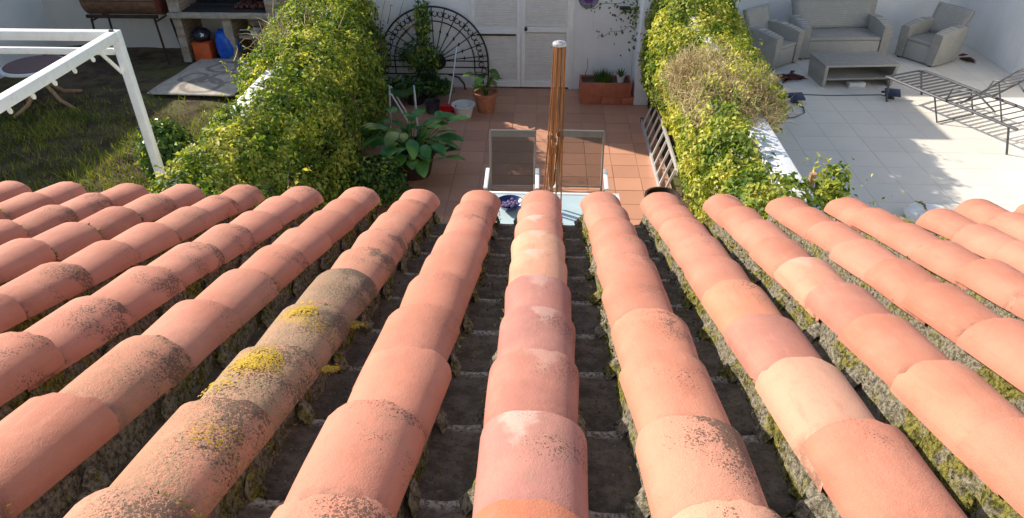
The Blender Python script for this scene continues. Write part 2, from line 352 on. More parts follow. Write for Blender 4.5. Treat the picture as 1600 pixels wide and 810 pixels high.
class MB:
    """collects shapes, builds them as ONE mesh object"""
    def __init__(self): self.v = []; self.f = []
    def add(self, vs, fs):
        k = len(self.v); self.v += [tuple(v) for v in vs]; self.f += [tuple(i + k for i in f) for f in fs]; return self
    def box(self, c, s, rz=0.0, bev=0.0, m=None):
        bm = bmesh.new(); bmesh.ops.create_cube(bm, size=1.0)
        for v in bm.verts: v.co = Vector((v.co.x*s[0], v.co.y*s[1], v.co.z*s[2]))
        if bev: bmesh.ops.bevel(bm, geom=bm.edges[:], offset=bev, segments=2, affect='EDGES', profile=0.5)
        mt = Matrix.Translation(c) @ (m if m is not None else Matrix.Rotation(rz, 4, 'Z'))
        bm.verts.index_update()
        self.add([mt @ v.co for v in bm.verts], [[v.index for v in f.verts] for f in bm.faces]); bm.free(); return self
    def tube(self, pts, r, seg=8, closed=False, taper=None):
        pts = [Vector(p) for p in pts]; n = len(pts); k0 = len(self.v); ref = None
        for i, p in enumerate(pts):
            a = pts[(i-1) % n] if (closed or i > 0) else p
            b = pts[(i+1) % n] if (closed or i < n-1) else p
            d = (b - a).normalized() if (b-a).length > 1e-9 else Vector((0, 0, 1))
            if ref is None: ref = d.orthogonal().normalized()
            ref = (ref - d*ref.dot(d))
            ref = ref.normalized() if ref.length > 1e-6 else d.orthogonal().normalized()
            s = d.cross(ref); rr = r if taper is None else r + (taper - r)*i/max(1, n-1)
            for j in range(seg):
                an = 2*math.pi*j/seg
                self.v.append(tuple(p + (ref*math.cos(an) + s*math.sin(an))*rr))
        m = n if closed else n-1
        for i in range(m):
            for j in range(seg):
                a, b = k0 + i*seg, k0 + ((i+1) % n)*seg
                self.f.append((a+j, a+(j+1) % seg, b+(j+1) % seg, b+j))
        if not closed:
            self.f.append(tuple(k0 + j for j in reversed(range(seg)))); self.f.append(tuple(k0 + (n-1)*seg + j for j in range(seg)))
        return self
    def lathe(self, prof, c=(0, 0, 0), seg=24, cap=True):
        k0 = len(self.v); c = Vector(c)
        for r, z in prof:
            for j in range(seg):
                a = 2*math.pi*j/seg; self.v.append((c.x + r*math.cos(a), c.y + r*math.sin(a), c.z + z))
        for i in range(len(prof)-1):
            for j in range(seg):
                a, b = k0 + i*seg, k0 + (i+1)*seg
                self.f.append((a+j, a+(j+1) % seg, b+(j+1) % seg, b+j))
        if cap:
            self.f.append(tuple(k0 + j for j in reversed(range(seg))))
            self.f.append(tuple(k0 + (len(prof)-1)*seg + j for j in range(seg)))
        return self
    def grid(self, fn, nu, nv):
        k0 = len(self.v)
        for i in range(nu+1):
            for j in range(nv+1): self.v.append(tuple(fn(i/nu, j/nv)))
        for i in range(nu):
            for j in range(nv):
                a = k0 + i*(nv+1) + j; self.f.append((a, a+nv+1, a+nv+2, a+1))
        return self
    def mesh(self, name, mat, smooth=True, angle=40):
        me = bpy.data.meshes.new(name); me.from_pydata(self.v, [], self.f); me.update()
        bm = bmesh.new(); bm.from_mesh(me); bmesh.ops.recalc_face_normals(bm, faces=bm.faces); bm.to_mesh(me); bm.free()
        me.materials.append(mat)
        if smooth: me.shade_smooth(); me.set_sharp_from_angle(angle=R(angle))
        return me
    def build(self, name, mat, parent=None, smooth=True, loc=None, rot=None, angle=40):
        return link(name, self.mesh(name, mat, smooth, angle), None, parent, loc, rot)

def tri_mesh(name, V, T, mat, parent=None):
    """fast numpy triangle soup"""
    me = bpy.data.meshes.new(name); V = np.asarray(V, np.float32); T = np.asarray(T, np.int32)
    me.vertices.add(len(V)); me.vertices.foreach_set('co', V.ravel())
    me.loops.add(T.size); me.loops.foreach_set('vertex_index', T.ravel())
    me.polygons.add(len(T)); me.polygons.foreach_set('loop_start', np.arange(0, T.size, 3, dtype=np.int32))
    me.update(calc_edges=True); me.validate()
    return link(name, me, mat, parent)
def norm(a): return a / np.maximum(np.linalg.norm(a, axis=1, keepdims=True), 1e-9)
def leaf_arrays(P, N, L, W, droop=0.25, bias=None):
    n = len(P); N = norm(N)
    t = RNG.normal(size=(n, 3))
    if bias is not None: t = t + np.asarray(bias)
    t = norm(t - N*np.sum(t*N, 1, keepdims=True)); b = np.cross(N, t)
    L = np.broadcast_to(np.asarray(L, float).reshape(-1, 1), (n, 1)); W = np.broadcast_to(np.asarray(W, float).reshape(-1, 1), (n, 1))
    v0 = P; v1 = P + t*L*0.45 + b*W*0.5 + N*L*0.10; v2 = P + t*L - N*L*droop; v3 = P + t*L*0.45 - b*W*0.5 + N*L*0.10
    V = np.stack([v0, v1, v2, v3], 1).reshape(-1, 3); k = np.arange(n)[:, None]*4
    return V, np.concatenate([k + np.array([[0, 1, 2]]), k + np.array([[0, 2, 3]])], 0)
def blob_points(blobs, n, thick=0.16, zmin=0.03):
    B = np.array(blobs, float); area = (B[:, 3]*B[:, 4]*B[:, 5])**(2/3)
    P = []; NN = []; got = 0
    while got < n:
        k = RNG.choice(len(B), size=n, p=area/area.sum()); d = norm(RNG.normal(size=(n, 3)))
        bump = 1 + 0.10*np.sin(d[:, 0]*7 + k*1.7)*np.sin(d[:, 1]*6 + k)*np.sin(d[:, 2]*8 + k*.6)
        r = (bump - np.abs(RNG.normal(0, thick, n)) + (RNG.random(n) < .05)*RNG.random(n)*.16)[:, None]
        p = B[k, :3] + d*B[k, 3:6]*r; nn = norm(d/B[k, 3:6])
        ok = p[:, 2] > zmin
        for i in range(len(B)):
            q = (p - B[i, :3])/B[i, 3:6]; ok &= ~((np.sum(q*q, 1) < 0.5) & (k != i))
        P.append(p[ok]); NN.append(nn[ok]); got += ok.sum()
    return np.concatenate(P)[:n], np.concatenate(NN)[:n]
def shoots(name, blobs, n, mat, parent, keep=None, L=.05, length=.30):
    P, N = blob_points(blobs, n, .05); m = (P[:, 2] > .5) & (N[:, 2] > -.1)
    P, N = P[m], N[m]; pts = []; nn = []
    for p, d in zip(P, N):
        d = norm((d + RNG.normal(0, .5, 3) + np.array([0, 0, .5]))[None])[0]; l = length*RNG.uniform(.4, 1.2); k = int(RNG.integers(5, 11)); dr = RNG.normal(0, .25, 3)
        for i in range(k):
            u = (i+1)/k; pts.append(p + d*l*u + dr*l*u*u + RNG.normal(0, .012, 3)); nn.append(d*.3 + RNG.normal(0, .6, 3) + np.array([0, 0, .5]))
    P = np.array(pts); ll = L*RNG.uniform(.5, 1.2, len(P)); V, T = leaf_arrays(P, np.array(nn), ll, ll*.55)
    return stuff(tri_mesh(name, V, T, mat, parent))
def clumpy(P):
    f = np.sin(P[:, 0]*11 + 1.3*np.sin(P[:, 1]*5))*np.sin(P[:, 1]*8.3 + 2*np.sin(P[:, 2]*6))*np.sin(P[:, 2]*9.7 + P[:, 0]*4)
    return ~((f > .18) & (RNG.random(len(P)) < .80))
def foliage(name, blobs, n, L, mat, parent, thick=0.16, wr=0.62, up=0.35, rand=0.7, keep=None):
    P, N = blob_points(blobs, n, thick)
    if n > 20000:
        m = clumpy(P); P, N = P[m], N[m]
    if keep is not None:
        m = keep(P); P, N = P[m], N[m]
    N = norm(N + RNG.normal(0, rand, N.shape)*0.8 + np.array([0, 0, up]))
    ll = L*RNG.uniform(0.6, 1.35, len(P))
    V, T = leaf_arrays(P, N, ll, ll*wr, bias=(0, 0, -0.5))
    o = tri_mesh(name, V, T, mat, parent); return stuff(o)
def twigs(name, starts, dirs, length, r, mat, parent, curl=0.35, seg=4):
    V = []; T = []; k = 0
    for p, d in zip(starts, dirs):
        p = np.array(p, float); d = np.array(d, float); l = length*random.uniform(.5, 1.3); rings = []
        for i in range(seg+1):
            rr = r*(1 - 0.7*i/seg); d = d/np.linalg.norm(d); a = np.cross(d, [0.3, 0.5, 0.8]); a /= np.linalg.norm(a); b = np.cross(d, a)
            for j in range(3):
                an = j*2.0944; V.append(p + (a*math.cos(an) + b*math.sin(an))*rr)
            p = p + d*l/seg; d = d + RNG.normal(0, curl, 3)
        for i in range(seg):
            for j in range(3):
                a0 = k+i*3+j; a1 = k+i*3+(j+1) % 3; T += [(a0, a1, a1+3), (a0, a1+3, a0+3)]
        k += (seg+1)*3
    return tri_mesh(name, V, T, mat, parent)
def sstep(x, a, b): t = np.clip((x-a)/(b-a), 0, 1); return t*t*(3-2*t)

# ------------------------------------------------------------------ ground and floors
structure(MB().grid(lambda u, v: ((u-.5)*400, (v-.5)*400, -0.05), 2, 2).build('ground', M['soil']))
def garden_z(x, y): return 0.03*math.sin(x*1.7)*math.cos(y*1.3) + 0.015*math.sin(x*5+y*4)
structure(MB().grid(lambda u, v: (-9.0 + u*6.1, 2.5 + v*10.05, garden_z(-9+u*6.1, 2.5+v*10.05)), 40, 60).build('garden_soil', M['soil']))

def tiled_floor(name, x0, x1, y0, y1, step, mat, grout, thick=0.012, gap=0.006, tname='floor_tile'):
    f = structure(MB().box(((x0+x1)/2, (y0+y1)/2, -0.03), (x1-x0, y1-y0, 0.048)).build(name, grout, smooth=False))
    mb = MB(); s = step/2 - gap/2; b = 0.002
    top = [(-s+b, -s+b, 0), (s-b, -s+b, 0), (s-b, s-b, 0), (-s+b, s-b, 0)]; low = [(-s, -s, -thick), (s, -s, -thick), (s, s, -thick), (-s, s, -thick)]
    mb.add(low + top, [(4, 5, 6, 7), (0, 1, 5, 4), (1, 2, 6, 5), (2, 3, 7, 6), (3, 0, 4, 7)])
    me = mb.mesh('floor_tile', mat, False)
    y = y1 - step/2
    while y > y0 + step*0.4:
        x = x0 + step/2
        while x < x1 + step*0.3:
            sx = 1.0; xc = x
            if x + step/2 > x1: w = x1 - (x - step/2); sx = w/step; xc = x - step/2 + w/2
            if sx > 0.15:
                t = link(tname, me, None, f, (xc, y, random.uniform(-.0012, .0012)*(step < .4))); t.scale.x = sx
                t.rotation_euler = (random.uniform(-.003, .003)*(step < .4), random.uniform(-.003, .003)*(step < .4), 0)
            x += step
        y -= step
    return f
tiled_floor('patio_floor', -2.75, 1.56, 5.48, 10.76, 0.33, M['floor_red'], M['grout'])
structure(MB().box((-.6, 4.0, -0.03), (4.31, 2.95, 0.044)).build('terrace_floor', M['floor_red'], smooth=False))
tiled_floor('terrace_paving', 2.08, 7.7, 6.05, 13.6, 0.45, M['floor_pale'], M['grout_pale'], gap=0.002, tname='paving_tile')
structure(MB().box((4.9, 4.25, -0.03), (5.6, 3.55, 0.044)).build('paving', M['floor_pale'], smooth=False))

# ------------------------------------------------------------------ walls and buildings
shed = thing('garden_shed', 'white rendered shed across the end of the red tiled patio', 'shed')
w = MB()
w.box((-1.985, 10.86, 1.465), (1.63, 0.2, 2.93)); w.box((0.435, 10.86, 1.465), (0.03, 0.2, 2.93)); w.box((-0.375, 10.86, 2.525), (1.588, 0.2, 0.81))
w.box((1.005, 10.86, 1.0), (1.108, 0.202, 2.0))
w.box((-2.70, 12.19, 1.465), (0.2, 2.46, 2.928)); w.box((0.36, 12.19, 1.465), (0.18, 2.46, 2.928))
w.build('wall', M['stucco'], shed, smooth=False)
MB().box((-1.17, 11.5, 2.97), (3.26, 1.44, 0.08)).build('roof', M['slab'], shed, smooth=False)
block = thing('shadow_block', 'unseen white block added behind the shed to shadow the pale terrace', 'building')  # out of view, added and sized for the shadow it casts on the terrace
MB().box((0.9, 12.49, 1.4), (0.9, 2.12, 2.8)).build('wall', M['stucco'], block, smooth=False)
for n_, lab, c, s in (
    ('boundary_wall', 'tall white back wall behind the grey wicker sofa', (2.50, 13.70, 1.75), (10.6, 0.2, 3.5)),
    ('boundary_wall', 'white side wall running along the right edge of the pale terrace', (7.80, 9.0, 1.35), (0.2, 9.2, 2.7)),
    ('boundary_wall', 'greyish back wall behind the barbecue and drum grill', (-5.96, 12.65, 1.45), (6.3, 0.2, 2.9)),
    ('boundary_wall', 'side wall at the far left of the grassy garden', (-9.1, 7.5, 1.1), (0.2, 10.1, 2.2))):
    tag(MB().box(c, s).build(n_, M['stucco_grey'] if 'greyish' in lab else M['stucco'], smooth=False), lab, 'wall')
tag(MB().box((1.93, 7.6, 0.75), (0.22, 6.9, 1.5), bev=0.02).build('dividing_wall', M['stucco_old']), 'low white wall with a peeling top under the right hand hedge', 'wall')
tag(MB().box((-2.90, 7.6, 0.75), (0.22, 7.0, 1.5), bev=0.02).build('dividing_wall', M['stucco_old']), 'low white wall showing through the leaves of the left hand hedge', 'wall')
tag(MB().box((1.45, 10.43, 1.0), (0.22, 0.64, 2.0), bev=0.015).build('wall_pier', M['stucco']), 'white masonry pier at the corner beside the red planter', 'pier')

# ------------------------------------------------------------------ the house and its barrel tile roof
SL = 0.324652; D0 = 0.63023; X0 = -0.0061; SP = 0.25
S_EAVE = 2.672; EXP = 0.235; NROW = 11
house = thing('house', 'terracotta barrel tiled house roof filling the foreground', 'house')
MB().box((0, 0.02, 1.28), (9.0, 4.3, 2.56)).build('wall', M['stucco'], house, smooth=False)
MB().box((0, -2.1, 4.0), (9.0, 3.0, 4.0)).build('upper_wall', M['stucco'], house, smooth=False)
Rm = Matrix.Translation((X0, 0, H - D0)) @ Matrix.Rotation(-SL, 4, 'X')
roof = MB().box((0, 0.98, -0.155), (6.6, 3.1, 0.12)).build('roof', M['slab'], house, smooth=False)
roof.matrix_local = Rm
def cover_mesh(seed):
    rg = random.Random(seed); L = 0.318; nseg = 18; ns = 6; th = 0.013; mb = MB()
    ph = [rg.uniform(0, 6.28) for _ in range(6)]; chip = [rg.uniform(-1, 1)*.0022 - (.006 if rg.random() < .08 else 0) for _ in range(nseg+2)]
    def prof(u, a, inner):      # u 0 = upper end, 1 = lower (far) end
        w = 0.0705 + (0.0855-0.0705)*u + 0.0012*math.sin(3*u+ph[0]); h = 0.046 + 0.0180*u + 0.0010*math.sin(5*u + ph[1])
        if inner: w -= th; h -= th
        ca, sa = math.cos(a), math.sin(a)
        k = 1 + 0.012*math.sin(2*a + ph[2]) + 0.006*math.sin(7*u + 3*a + ph[3])
        x = w*k*math.copysign(abs(ca)**0.92, ca); z = h*k*sa**0.95 if sa > 0 else 0.0
        y = -L*(1-u) + (0.0035*math.sin(3*a + ph[4]) + 0.002*math.sin(9*a + ph[5]) + chip[int(a/math.pi*nseg+.5)])*(1 if u > 0.99 else 0)
        return (x, y, z + 0.010*u)
    for inner in (False, True):
        mb.grid(lambda u, v: prof(u, math.pi*min(max(v, 0.0001), .9999), inner), ns, nseg)
    k = (ns+1)*(nseg+1)
    for j in range(nseg):
        mb.f.append((ns*(nseg+1)+j, ns*(nseg+1)+j+1, k + ns*(nseg+1)+j+1, k + ns*(nseg+1)+j))
    for i in range(ns):
        for j in (0, nseg): mb.f.append((i*(nseg+1)+j, (i+1)*(nseg+1)+j, k + (i+1)*(nseg+1)+j, k + i*(nseg+1)+j))
    return mb.mesh('cover_tile', M['terra'], True, 50)
def pan_mesh(seed):
    rg = random.Random(seed); L = 0.318; nseg = 8; mb = MB(); ph = rg.uniform(0, 6)
    def prof(u, v, dz):
        a = math.pi*(0.12 + 0.76*v); w = 0.098 - 0.008*u
        return (-w*math.cos(a)*1.05, -L*(1-u) + 0.004*math.sin(4*a+ph)*(u > .9), -0.050*math.sin(a)**0.6 + dz + 0.034*u - 0.018)
    for dz in (0, -0.020): mb.grid(lambda u, v: prof(u, v, dz), 2, nseg)
    k = 3*(nseg+1)
    for j in range(nseg): mb.f.append((2*(nseg+1)+j, 2*(nseg+1)+j+1, k+2*(nseg+1)+j+1, k+2*(nseg+1)+j))
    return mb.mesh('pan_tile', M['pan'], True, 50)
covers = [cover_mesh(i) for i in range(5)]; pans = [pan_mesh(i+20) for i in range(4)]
SALMON = (0.52, 0.198, 0.126)
special = {  # (column, row): colour, spots, crust, lichen, bloom
    (-2, 5): ((0.30, 0.17, 0.11), 1.2, 0.75, 0.0, 0), (-2, 6): ((0.40, 0.21, 0.13), 0.95, 1.0, 1.0, 0), (-2, 7): ((0.44, 0.23, 0.14), 0.9, 1.0, 1.0, 0),
    (-2, 8): ((0.57, 0.24, 0.15), 1.0, 0.75, 0.0, 0), (-2, 9): ((0.55, 0.23, 0.145), 1.1, 0.5, 0, 0), (-2, 2): (SALMON, 1.15, 0.2, 0, 0), (-2, 3): (SALMON, 1.2, 0.2, 0, 0), (-2, 4): ((0.55, 0.22, 0.14), 1.2, .35, 0, 0), (-2, 1): (SALMON, 0.9, 0, 0, 0),
    (0, 2): ((0.58, 0.23, 0.145), 0.7, 0, 0, 1), (0, 3): ((0.63, 0.32, 0.20), 0.7, 0, 0, 1), (0, 4): ((0.61, 0.29, 0.18), 0.6, 0, 0, 0.8), (0, 5): ((0.40, 0.168, 0.135), 0.8, 0, 0, 0.8), (0, 6): ((0.40, 0.17, 0.138), 0.9, 0, 0, 1), (0, 7): ((0.43, 0.172, 0.132), 0.7, 0, 0, 0.9), (0, 8): ((0.41, 0.172, 0.135), 0.9, 0, 0, 1),
    (0, 9): ((0.58, 0.19, 0.10), 0, 0, 0, 0.2),
    (2, 6): ((0.41, 0.165, 0.12), 0.6, 0, 0, 0), (2, 7): ((0.56, 0.29, 0.19), 0, 0, 0, 0), (2, 5): ((0.60, 0.23, 0.13), 0.9, 0, 0, 0), (2, 8): (SALMON, 0.9, 0, 0, 0),
    (3, 5): ((0.44, 0.168, 0.115), 0.2, 0, 0, 0), (3, 4): ((0.60, 0.25, 0.155), 0, 0, 0, .5), (3, 7): ((0.55, 0.215, 0.13), 0, 0, 0, 0),
    (-3, 7): ((0.52, 0.20, 0.125), 1.15, 0.55, 0, 0), (-3, 8): (SALMON, 0, 0, 0, 0), (-4, 6): (SALMON, 1.25, 0, 0, 0), (-4, 5): (SALMON, 1.1, 0, 0, 0), (-4, 4): (SALMON, 1.15, 0.1, 0, 0), (-4, 3): (SALMON, 1.0, 0.2, 0, 0),
    (-1, 1): (SALMON, 0.9, 0, 0, 0), (-5, 2): (SALMON, .7, .3, 0, 0), (-7, 2): (SALMON, 1.0, 0.1, 0, 0), (-6, 1): (SALMON, 0.9, .2, 0, 0),
    (1, 4): (SALMON, 1.0, 0, 0, 0), (1, 5): (SALMON, .9, 0, 0, 0), (1, 6): ((0.58, 0.225, 0.135), 1.3, 0, 0, 0), (1, 7): ((0.60, 0.24, 0.15), 1.35, 0, 0, 0), (1, 8): ((0.61, 0.26, 0.17), 1.4, 0.15, 0, 0), (1, 9): ((0.62, 0.30, 0.19), 1.3, 0, 0, 0), (1, 3): (SALMON, .8, 0, 0, 0),
}
rr = random.Random(5); cover0 = {}
for k in range(-11, 11):
    for j in range(NROW):
        s = S_EAVE - EXP*j + rr.uniform(-.012, .012)
        if k == 6 and j == 0: continue
        t = link('cover_tile', covers[rr.randrange(5)], None, roof)
        t.location = (k*SP + rr.uniform(-.005, .005), s, rr.uniform(-.002, .003))
        t.rotation_euler = (rr.uniform(-.010, .008), rr.uniform(-.03, .03), rr.uniform(-.024, .024))
        c, sp_, cr, li, bl = special.get((k, j), (None, 0, 0, 0, 0))
        if c is None:
            a = rr.random(); c = tuple(SALMON[i]*(0.93 + 0.14*a) for i in range(3)); sp_ = 1.05*(rr.random() < .6)*(.4 + rr.random()*.8); cr = 0
        t.color = tuple(q_*0.93 for q_ in c) + (1,)
        t['spots'] = float(sp_); t['crust'] = float(cr); t['lichen'] = float(li); t['bloom'] = float(bl)
    for j in range(NROW):
        if k == 10: continue
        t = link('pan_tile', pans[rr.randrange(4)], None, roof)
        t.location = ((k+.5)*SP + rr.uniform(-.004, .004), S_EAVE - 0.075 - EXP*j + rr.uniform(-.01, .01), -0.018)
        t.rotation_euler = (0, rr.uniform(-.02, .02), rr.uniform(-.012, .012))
    # mortar bedding under both lower edges of the cover column
    mb = MB(); nu = 200
    for sd in (-1, 1):
        ph = rr.uniform(0, 50)
        def fn(u, v, sd=sd, ph=ph, k=k):
            y = 0.0 + u*(S_EAVE - 0.03)
            n1 = math.sin(y*31+ph)*.4 + math.sin(y*77+ph*2+v*5)*.3 + math.sin(y*173+ph*3+v*9)*.25 + rr.uniform(-.35, .35)
            n2 = math.sin(y*13+ph*1.3)
            q = ((S_EAVE - 0.075 - y + 0.012) % EXP); q = min(q, EXP - q); dab = math.exp(-(q/.016)**2)*(0.6 + .6*math.sin(y*57 + ph))
            out = (0.070 if sd < 0 else 0.056) + 0.012*v + (0.0045*n1 + 0.003*n2)*(0.3 + v) + max(0, dab)*.020*v
            return (k*SP + sd*out, y, 0.012 - 0.074*v + max(0, dab)*.010*v)
        mb.grid(fn, nu, 5)
        for j in range(NROW):
            yj = S_EAVE - 0.078 - EXP*j + rr.uniform(-.008, .008)
            if yj < .03 or yj > S_EAVE - .05: continue
            wd = rr.uniform(.018, .046) if sd < 0 else rr.uniform(.012, .028)
            k0 = len(mb.v); ln = rr.uniform(.020, .034)
            for u in range(5):
                for v in range(5):
                    e = abs(u-2)/2; x_ = .072 + wd*v/4*(1 - .25*e); top = (-.008 - .030*(v/4)**1.3) - .022*e**2 + rr.uniform(-.003, .003)
                    mb.v.append((k*SP + sd*x_, yj + (u-2)*ln*.5 + rr.uniform(-.003, .003), top))
            for v in range(5): mb.v.append((k*SP + sd*(.072 + wd*v/4), yj + ln + .002, -.075))
            for u in range(4):
                for v in range(4): a = k0+u*5+v; mb.f.append((a, a+5, a+6, a+1))
            for v in range(4): a = k0+20+v; mb.f.append((a, a+5, a+6, a+1))
            mb.f += [(k0+4, k0+9, k0+14), (k0+4, k0+14, k0+19), (k0+4, k0+19, k0+24)]
    mb.build('mortar_bed', M['mortar'], roof, True, angle=70)
MB().box((0, 2.555, -0.16), (6.6, 0.05, 0.10)).build('eave_board', M['white_paint'], roof, smooth=False)
# moss and grit tufts caught in the joints
P = []; N = []; Ls = []
for k in range(-11, 11):
    for sd in (-1, 1):
        n = 420; y = RNG.uniform(0.05, 2.6, n); cl = 0.5 + 0.5*np.sin(y*9 + k*3.1 + sd); ok = RNG.random(n) < cl; y = y[ok]; n = len(y)
        v = RNG.beta(1.2, 1.6, n); P.append(np.stack([k*SP + sd*(0.080 + 0.010*v + RNG.normal(0, .002, n)), y, 0.008 - 0.07*v], 1))
        N.append(np.stack([np.full(n, sd*1.0), np.zeros(n), np.full(n, .7)], 1)); Ls.append(RNG.uniform(.004, .014, n))
    for j in range(NROW):      # fringe at the tile steps, mostly on the right flank
        s = S_EAVE - EXP*j + 0.004; n = int(RNG.integers(20, 80)); a = RNG.uniform(0.02, 1.25 if k > 0 else 1.45, n)
        P.append(np.stack([k*SP + 0.075*np.cos(a), np.full(n, s) + RNG.normal(0, .003, n), 0.060*np.sin(a)], 1))
        N.append(np.stack([np.cos(a)*.5, np.ones(n), np.sin(a)*.6], 1)); Ls.append(RNG.uniform(.004, .015, n))
    n = 520; y = RNG.uniform(0.05, 2.55, n)
    P.append(np.stack([(k+.5)*SP + RNG.normal(0, .03, n), y, np.full(n, -0.052)], 1)); N.append(np.tile([0, 0, 1.0], (n, 1))); Ls.append(RNG.uniform(.003, .010, n))
P = np.concatenate(P); N = np.concatenate(N); Ls = np.concatenate(Ls)*np.clip(P[:, 1]/1.6, .42, 1.0)
d = norm(N + RNG.normal(0, .5, N.shape)); sd = norm(np.cross(d, RNG.normal(size=d.shape)))
V = np.stack([P - sd*Ls[:, None]*.35, P + sd*Ls[:, None]*.35, P + d*Ls[:, None]], 1).reshape(-1, 3)
stuff(tri_mesh('moss', V, np.arange(len(P)*3).reshape(-1, 3), M['moss'], roof))

# crusty yellow lichen granules on the old tiles
P = []; N = []; Ls = []
for cx, cs, rad, cnt, nn in ((-.515, 1.225, .036, 560, None), (-.500, .945, .043, 700, None), (-.405, 1.262, .020, 200, .018), (-.398, 1.035, .016, 150, .015), (-.47, .70, .035, 120, None), (-.53, .86, .03, 120, None), (-.45, 1.15, .03, 110, None)):
    rr1 = rad*np.sqrt(RNG.random(cnt))*(1 + .35*np.sin(RNG.uniform(0, 6.28, cnt)*3)); an = RNG.uniform(0, 6.283, cnt)
    x = cx + X0 + rr1*np.cos(an)*1.15; y = cs + rr1*np.sin(an)
    off = np.clip((x - X0 + .5)/.081, -.97, .97) if nn is None else None
    z = (.0620*np.sqrt(1-off**2) + .0075) if nn is None else np.full(cnt, nn)
    P.append(np.stack([x - X0, y, z], 1)); N.append(np.stack([off if nn is None else np.full(cnt, .9), np.zeros(cnt), np.ones(cnt)], 1)); Ls.append(RNG.uniform(.0013, .0036, cnt))
P = np.concatenate(P); N = norm(np.concatenate(N)); Ls = np.concatenate(Ls)[:, None]
a_ = norm(np.cross(N, RNG.normal(size=N.shape))); b_ = np.cross(N, a_)
V = np.stack([P + a_*Ls, P + (-.5*a_ + .87*b_)*Ls, P + (-.5*a_ - .87*b_)*Ls, P + N*Ls*.4], 1).reshape(-1, 3); k_ = np.arange(len(P))[:, None]*4
stuff(tri_mesh('lichen', V, np.concatenate([k_ + np.array([[0, 1, 3]]), k_ + np.array([[1, 2, 3]]), k_ + np.array([[2, 0, 3]])]), M['lichen'], roof))

# ------------------------------------------------------------------ louvred doors on the shed
dr = thing('louvred_door', 'pair of white louvred shutter doors on the shed front', 'door', (-0.375, 10.76, 0))
fr = MB(); fr.box((-.775, .03, 1.04), (.04, .10, 2.08)); fr.box((.775, .03, 1.04), (.04, .10, 2.08)); fr.box((0, .03, 2.10), (1.586, .10, .04)); fr.build('door_frame', M['door_paint'], dr, smooth=False)
for sx in (-1, 1):
    lf = MB(); cx = sx*0.378
    for e in (-1, 1): lf.box((cx + e*.345, .0, 1.045), (.06, .036, 2.03))
    for z, h in ((0.07, .08), (0.90 if sx < 0 else 0.93, .075), (2.025, .07)): lf.box((cx, .0, z), (.632, .034, h))
    leaf = lf.build('door_leaf', M['door_paint'], dr, smooth=False)
    sl = MB()
    z = 0.13
    while z < 1.97:
        if abs(z - (0.90 if sx < 0 else 0.93)) > .055: sl.box((cx, .012, z), (.632, .007, .040), m=Matrix.Rotation(R(24), 4, 'X'))
        z += 0.036
    sl.build('louvre_slats', M['door_paint'], leaf, smooth=False)
    MB().box((cx, .040, 1.04), (.64, .01, 1.95)).build('back_panel', M['door_paint'], leaf, smooth=False)
h = MB(); h.lathe([(.022, 0), (.022, .012), (.012, .014), (.012, .05), (.024, .054), (.024, .075)], (0, 0, 0), 12)
h.build('handle', M['iron'], dr, loc=(.075, -.018, .95), rot=(R(90), 0, 0))
MB().box((-.378, -.022, .845), (.60, .012, .022)).build('gap_bar', M['iron'], dr, smooth=False)
st = thing('door_step', 'low terracotta step along the foot of the shed wall', 'step', (0.97, 10.43, 0))
for i in range(3): MB().box((-.27 + i*.31, 0, .06), (.304, .62, .12), bev=.006).build('step_tile', M['clay_red'], st)

pl = thing('wall_plate', 'round purple glazed plate hanging high on the shed wall', 'plate', (0.62, 10.75, 1.40), 0)
MB().lathe([(.0, 0), (.14, .0), (.15, .018), (.14, .024), (.09, .012), (0, .010)], seg=32, cap=False).build('rim', M['plate'], pl, rot=(R(90), 0, 0))
MB().lathe([(.085, .013), (.05, .016), (.0, .015)], seg=6, cap=False).build('motif', M['plate_mid'], pl, rot=(R(90), 0, 0))

# ------------------------------------------------------------------ iron fan grille leaning on the wall
gr = thing('iron_grille', 'black wrought iron fan shaped grille standing against the shed wall', 'grille', (-1.71, 10.66, 0))
gz = 0.45
def arc(r, a0, a1, n, cx=0.0, cz=gz, y=0.0): return [(cx + r*math.cos(a0+(a1-a0)*i/n), y, cz + r*math.sin(a0+(a1-a0)*i/n)) for i in range(n+1)]
ring = [(.83, 0, .10)] + [(.83, 0, .25)] + arc(.83, 0, math.pi, 40) + [(-.83, 0, .25), (-.83, 0, .10)]
MB().tube(ring, .014, 8).build('outer_ring', M['iron'], gr)
MB().tube([(.62, 0, .25)] + arc(.62, 0, math.pi, 32) + [(-.62, 0, .25)], .010, 6).build('inner_ring', M['iron'], gr)
for z in (.25, .36, .46): MB().tube([(-.83, .004, z), (.83, .004, z)], .010, 6).build('cross_bar', M['iron'], gr)
for i in range(13):
    a = math.pi*(i+.5)/13; c, s = math.cos(a), math.sin(a)
    b = MB().tube([(.10*c, 0, gz+.10*s), (.83*c, 0, gz+.83*s)], .008, 6)
    b.lathe([(.003, -.03), (.018, 0), (.003, .03)], (.47*c, 0, gz+.47*s), 8); b.build('radial_bar', M['iron'], gr)
for i in range(14):
    a = math.pi*(i+.0)/13; c, s = math.cos(a), math.sin(a); z0 = gz
    m = MB()
    for e in (-1, 1):
        cx, cz = .725*c - e*.042*s, z0 + .725*s + e*.042*c
        m.tube([(cx + .038*math.cos(t), 0, cz + .038*math.sin(t)) for t in np.linspace(a + e*.3, a + e*.3 + e*5.4, 16)], .008, 5)
    m.build('scroll', M['iron'], gr)
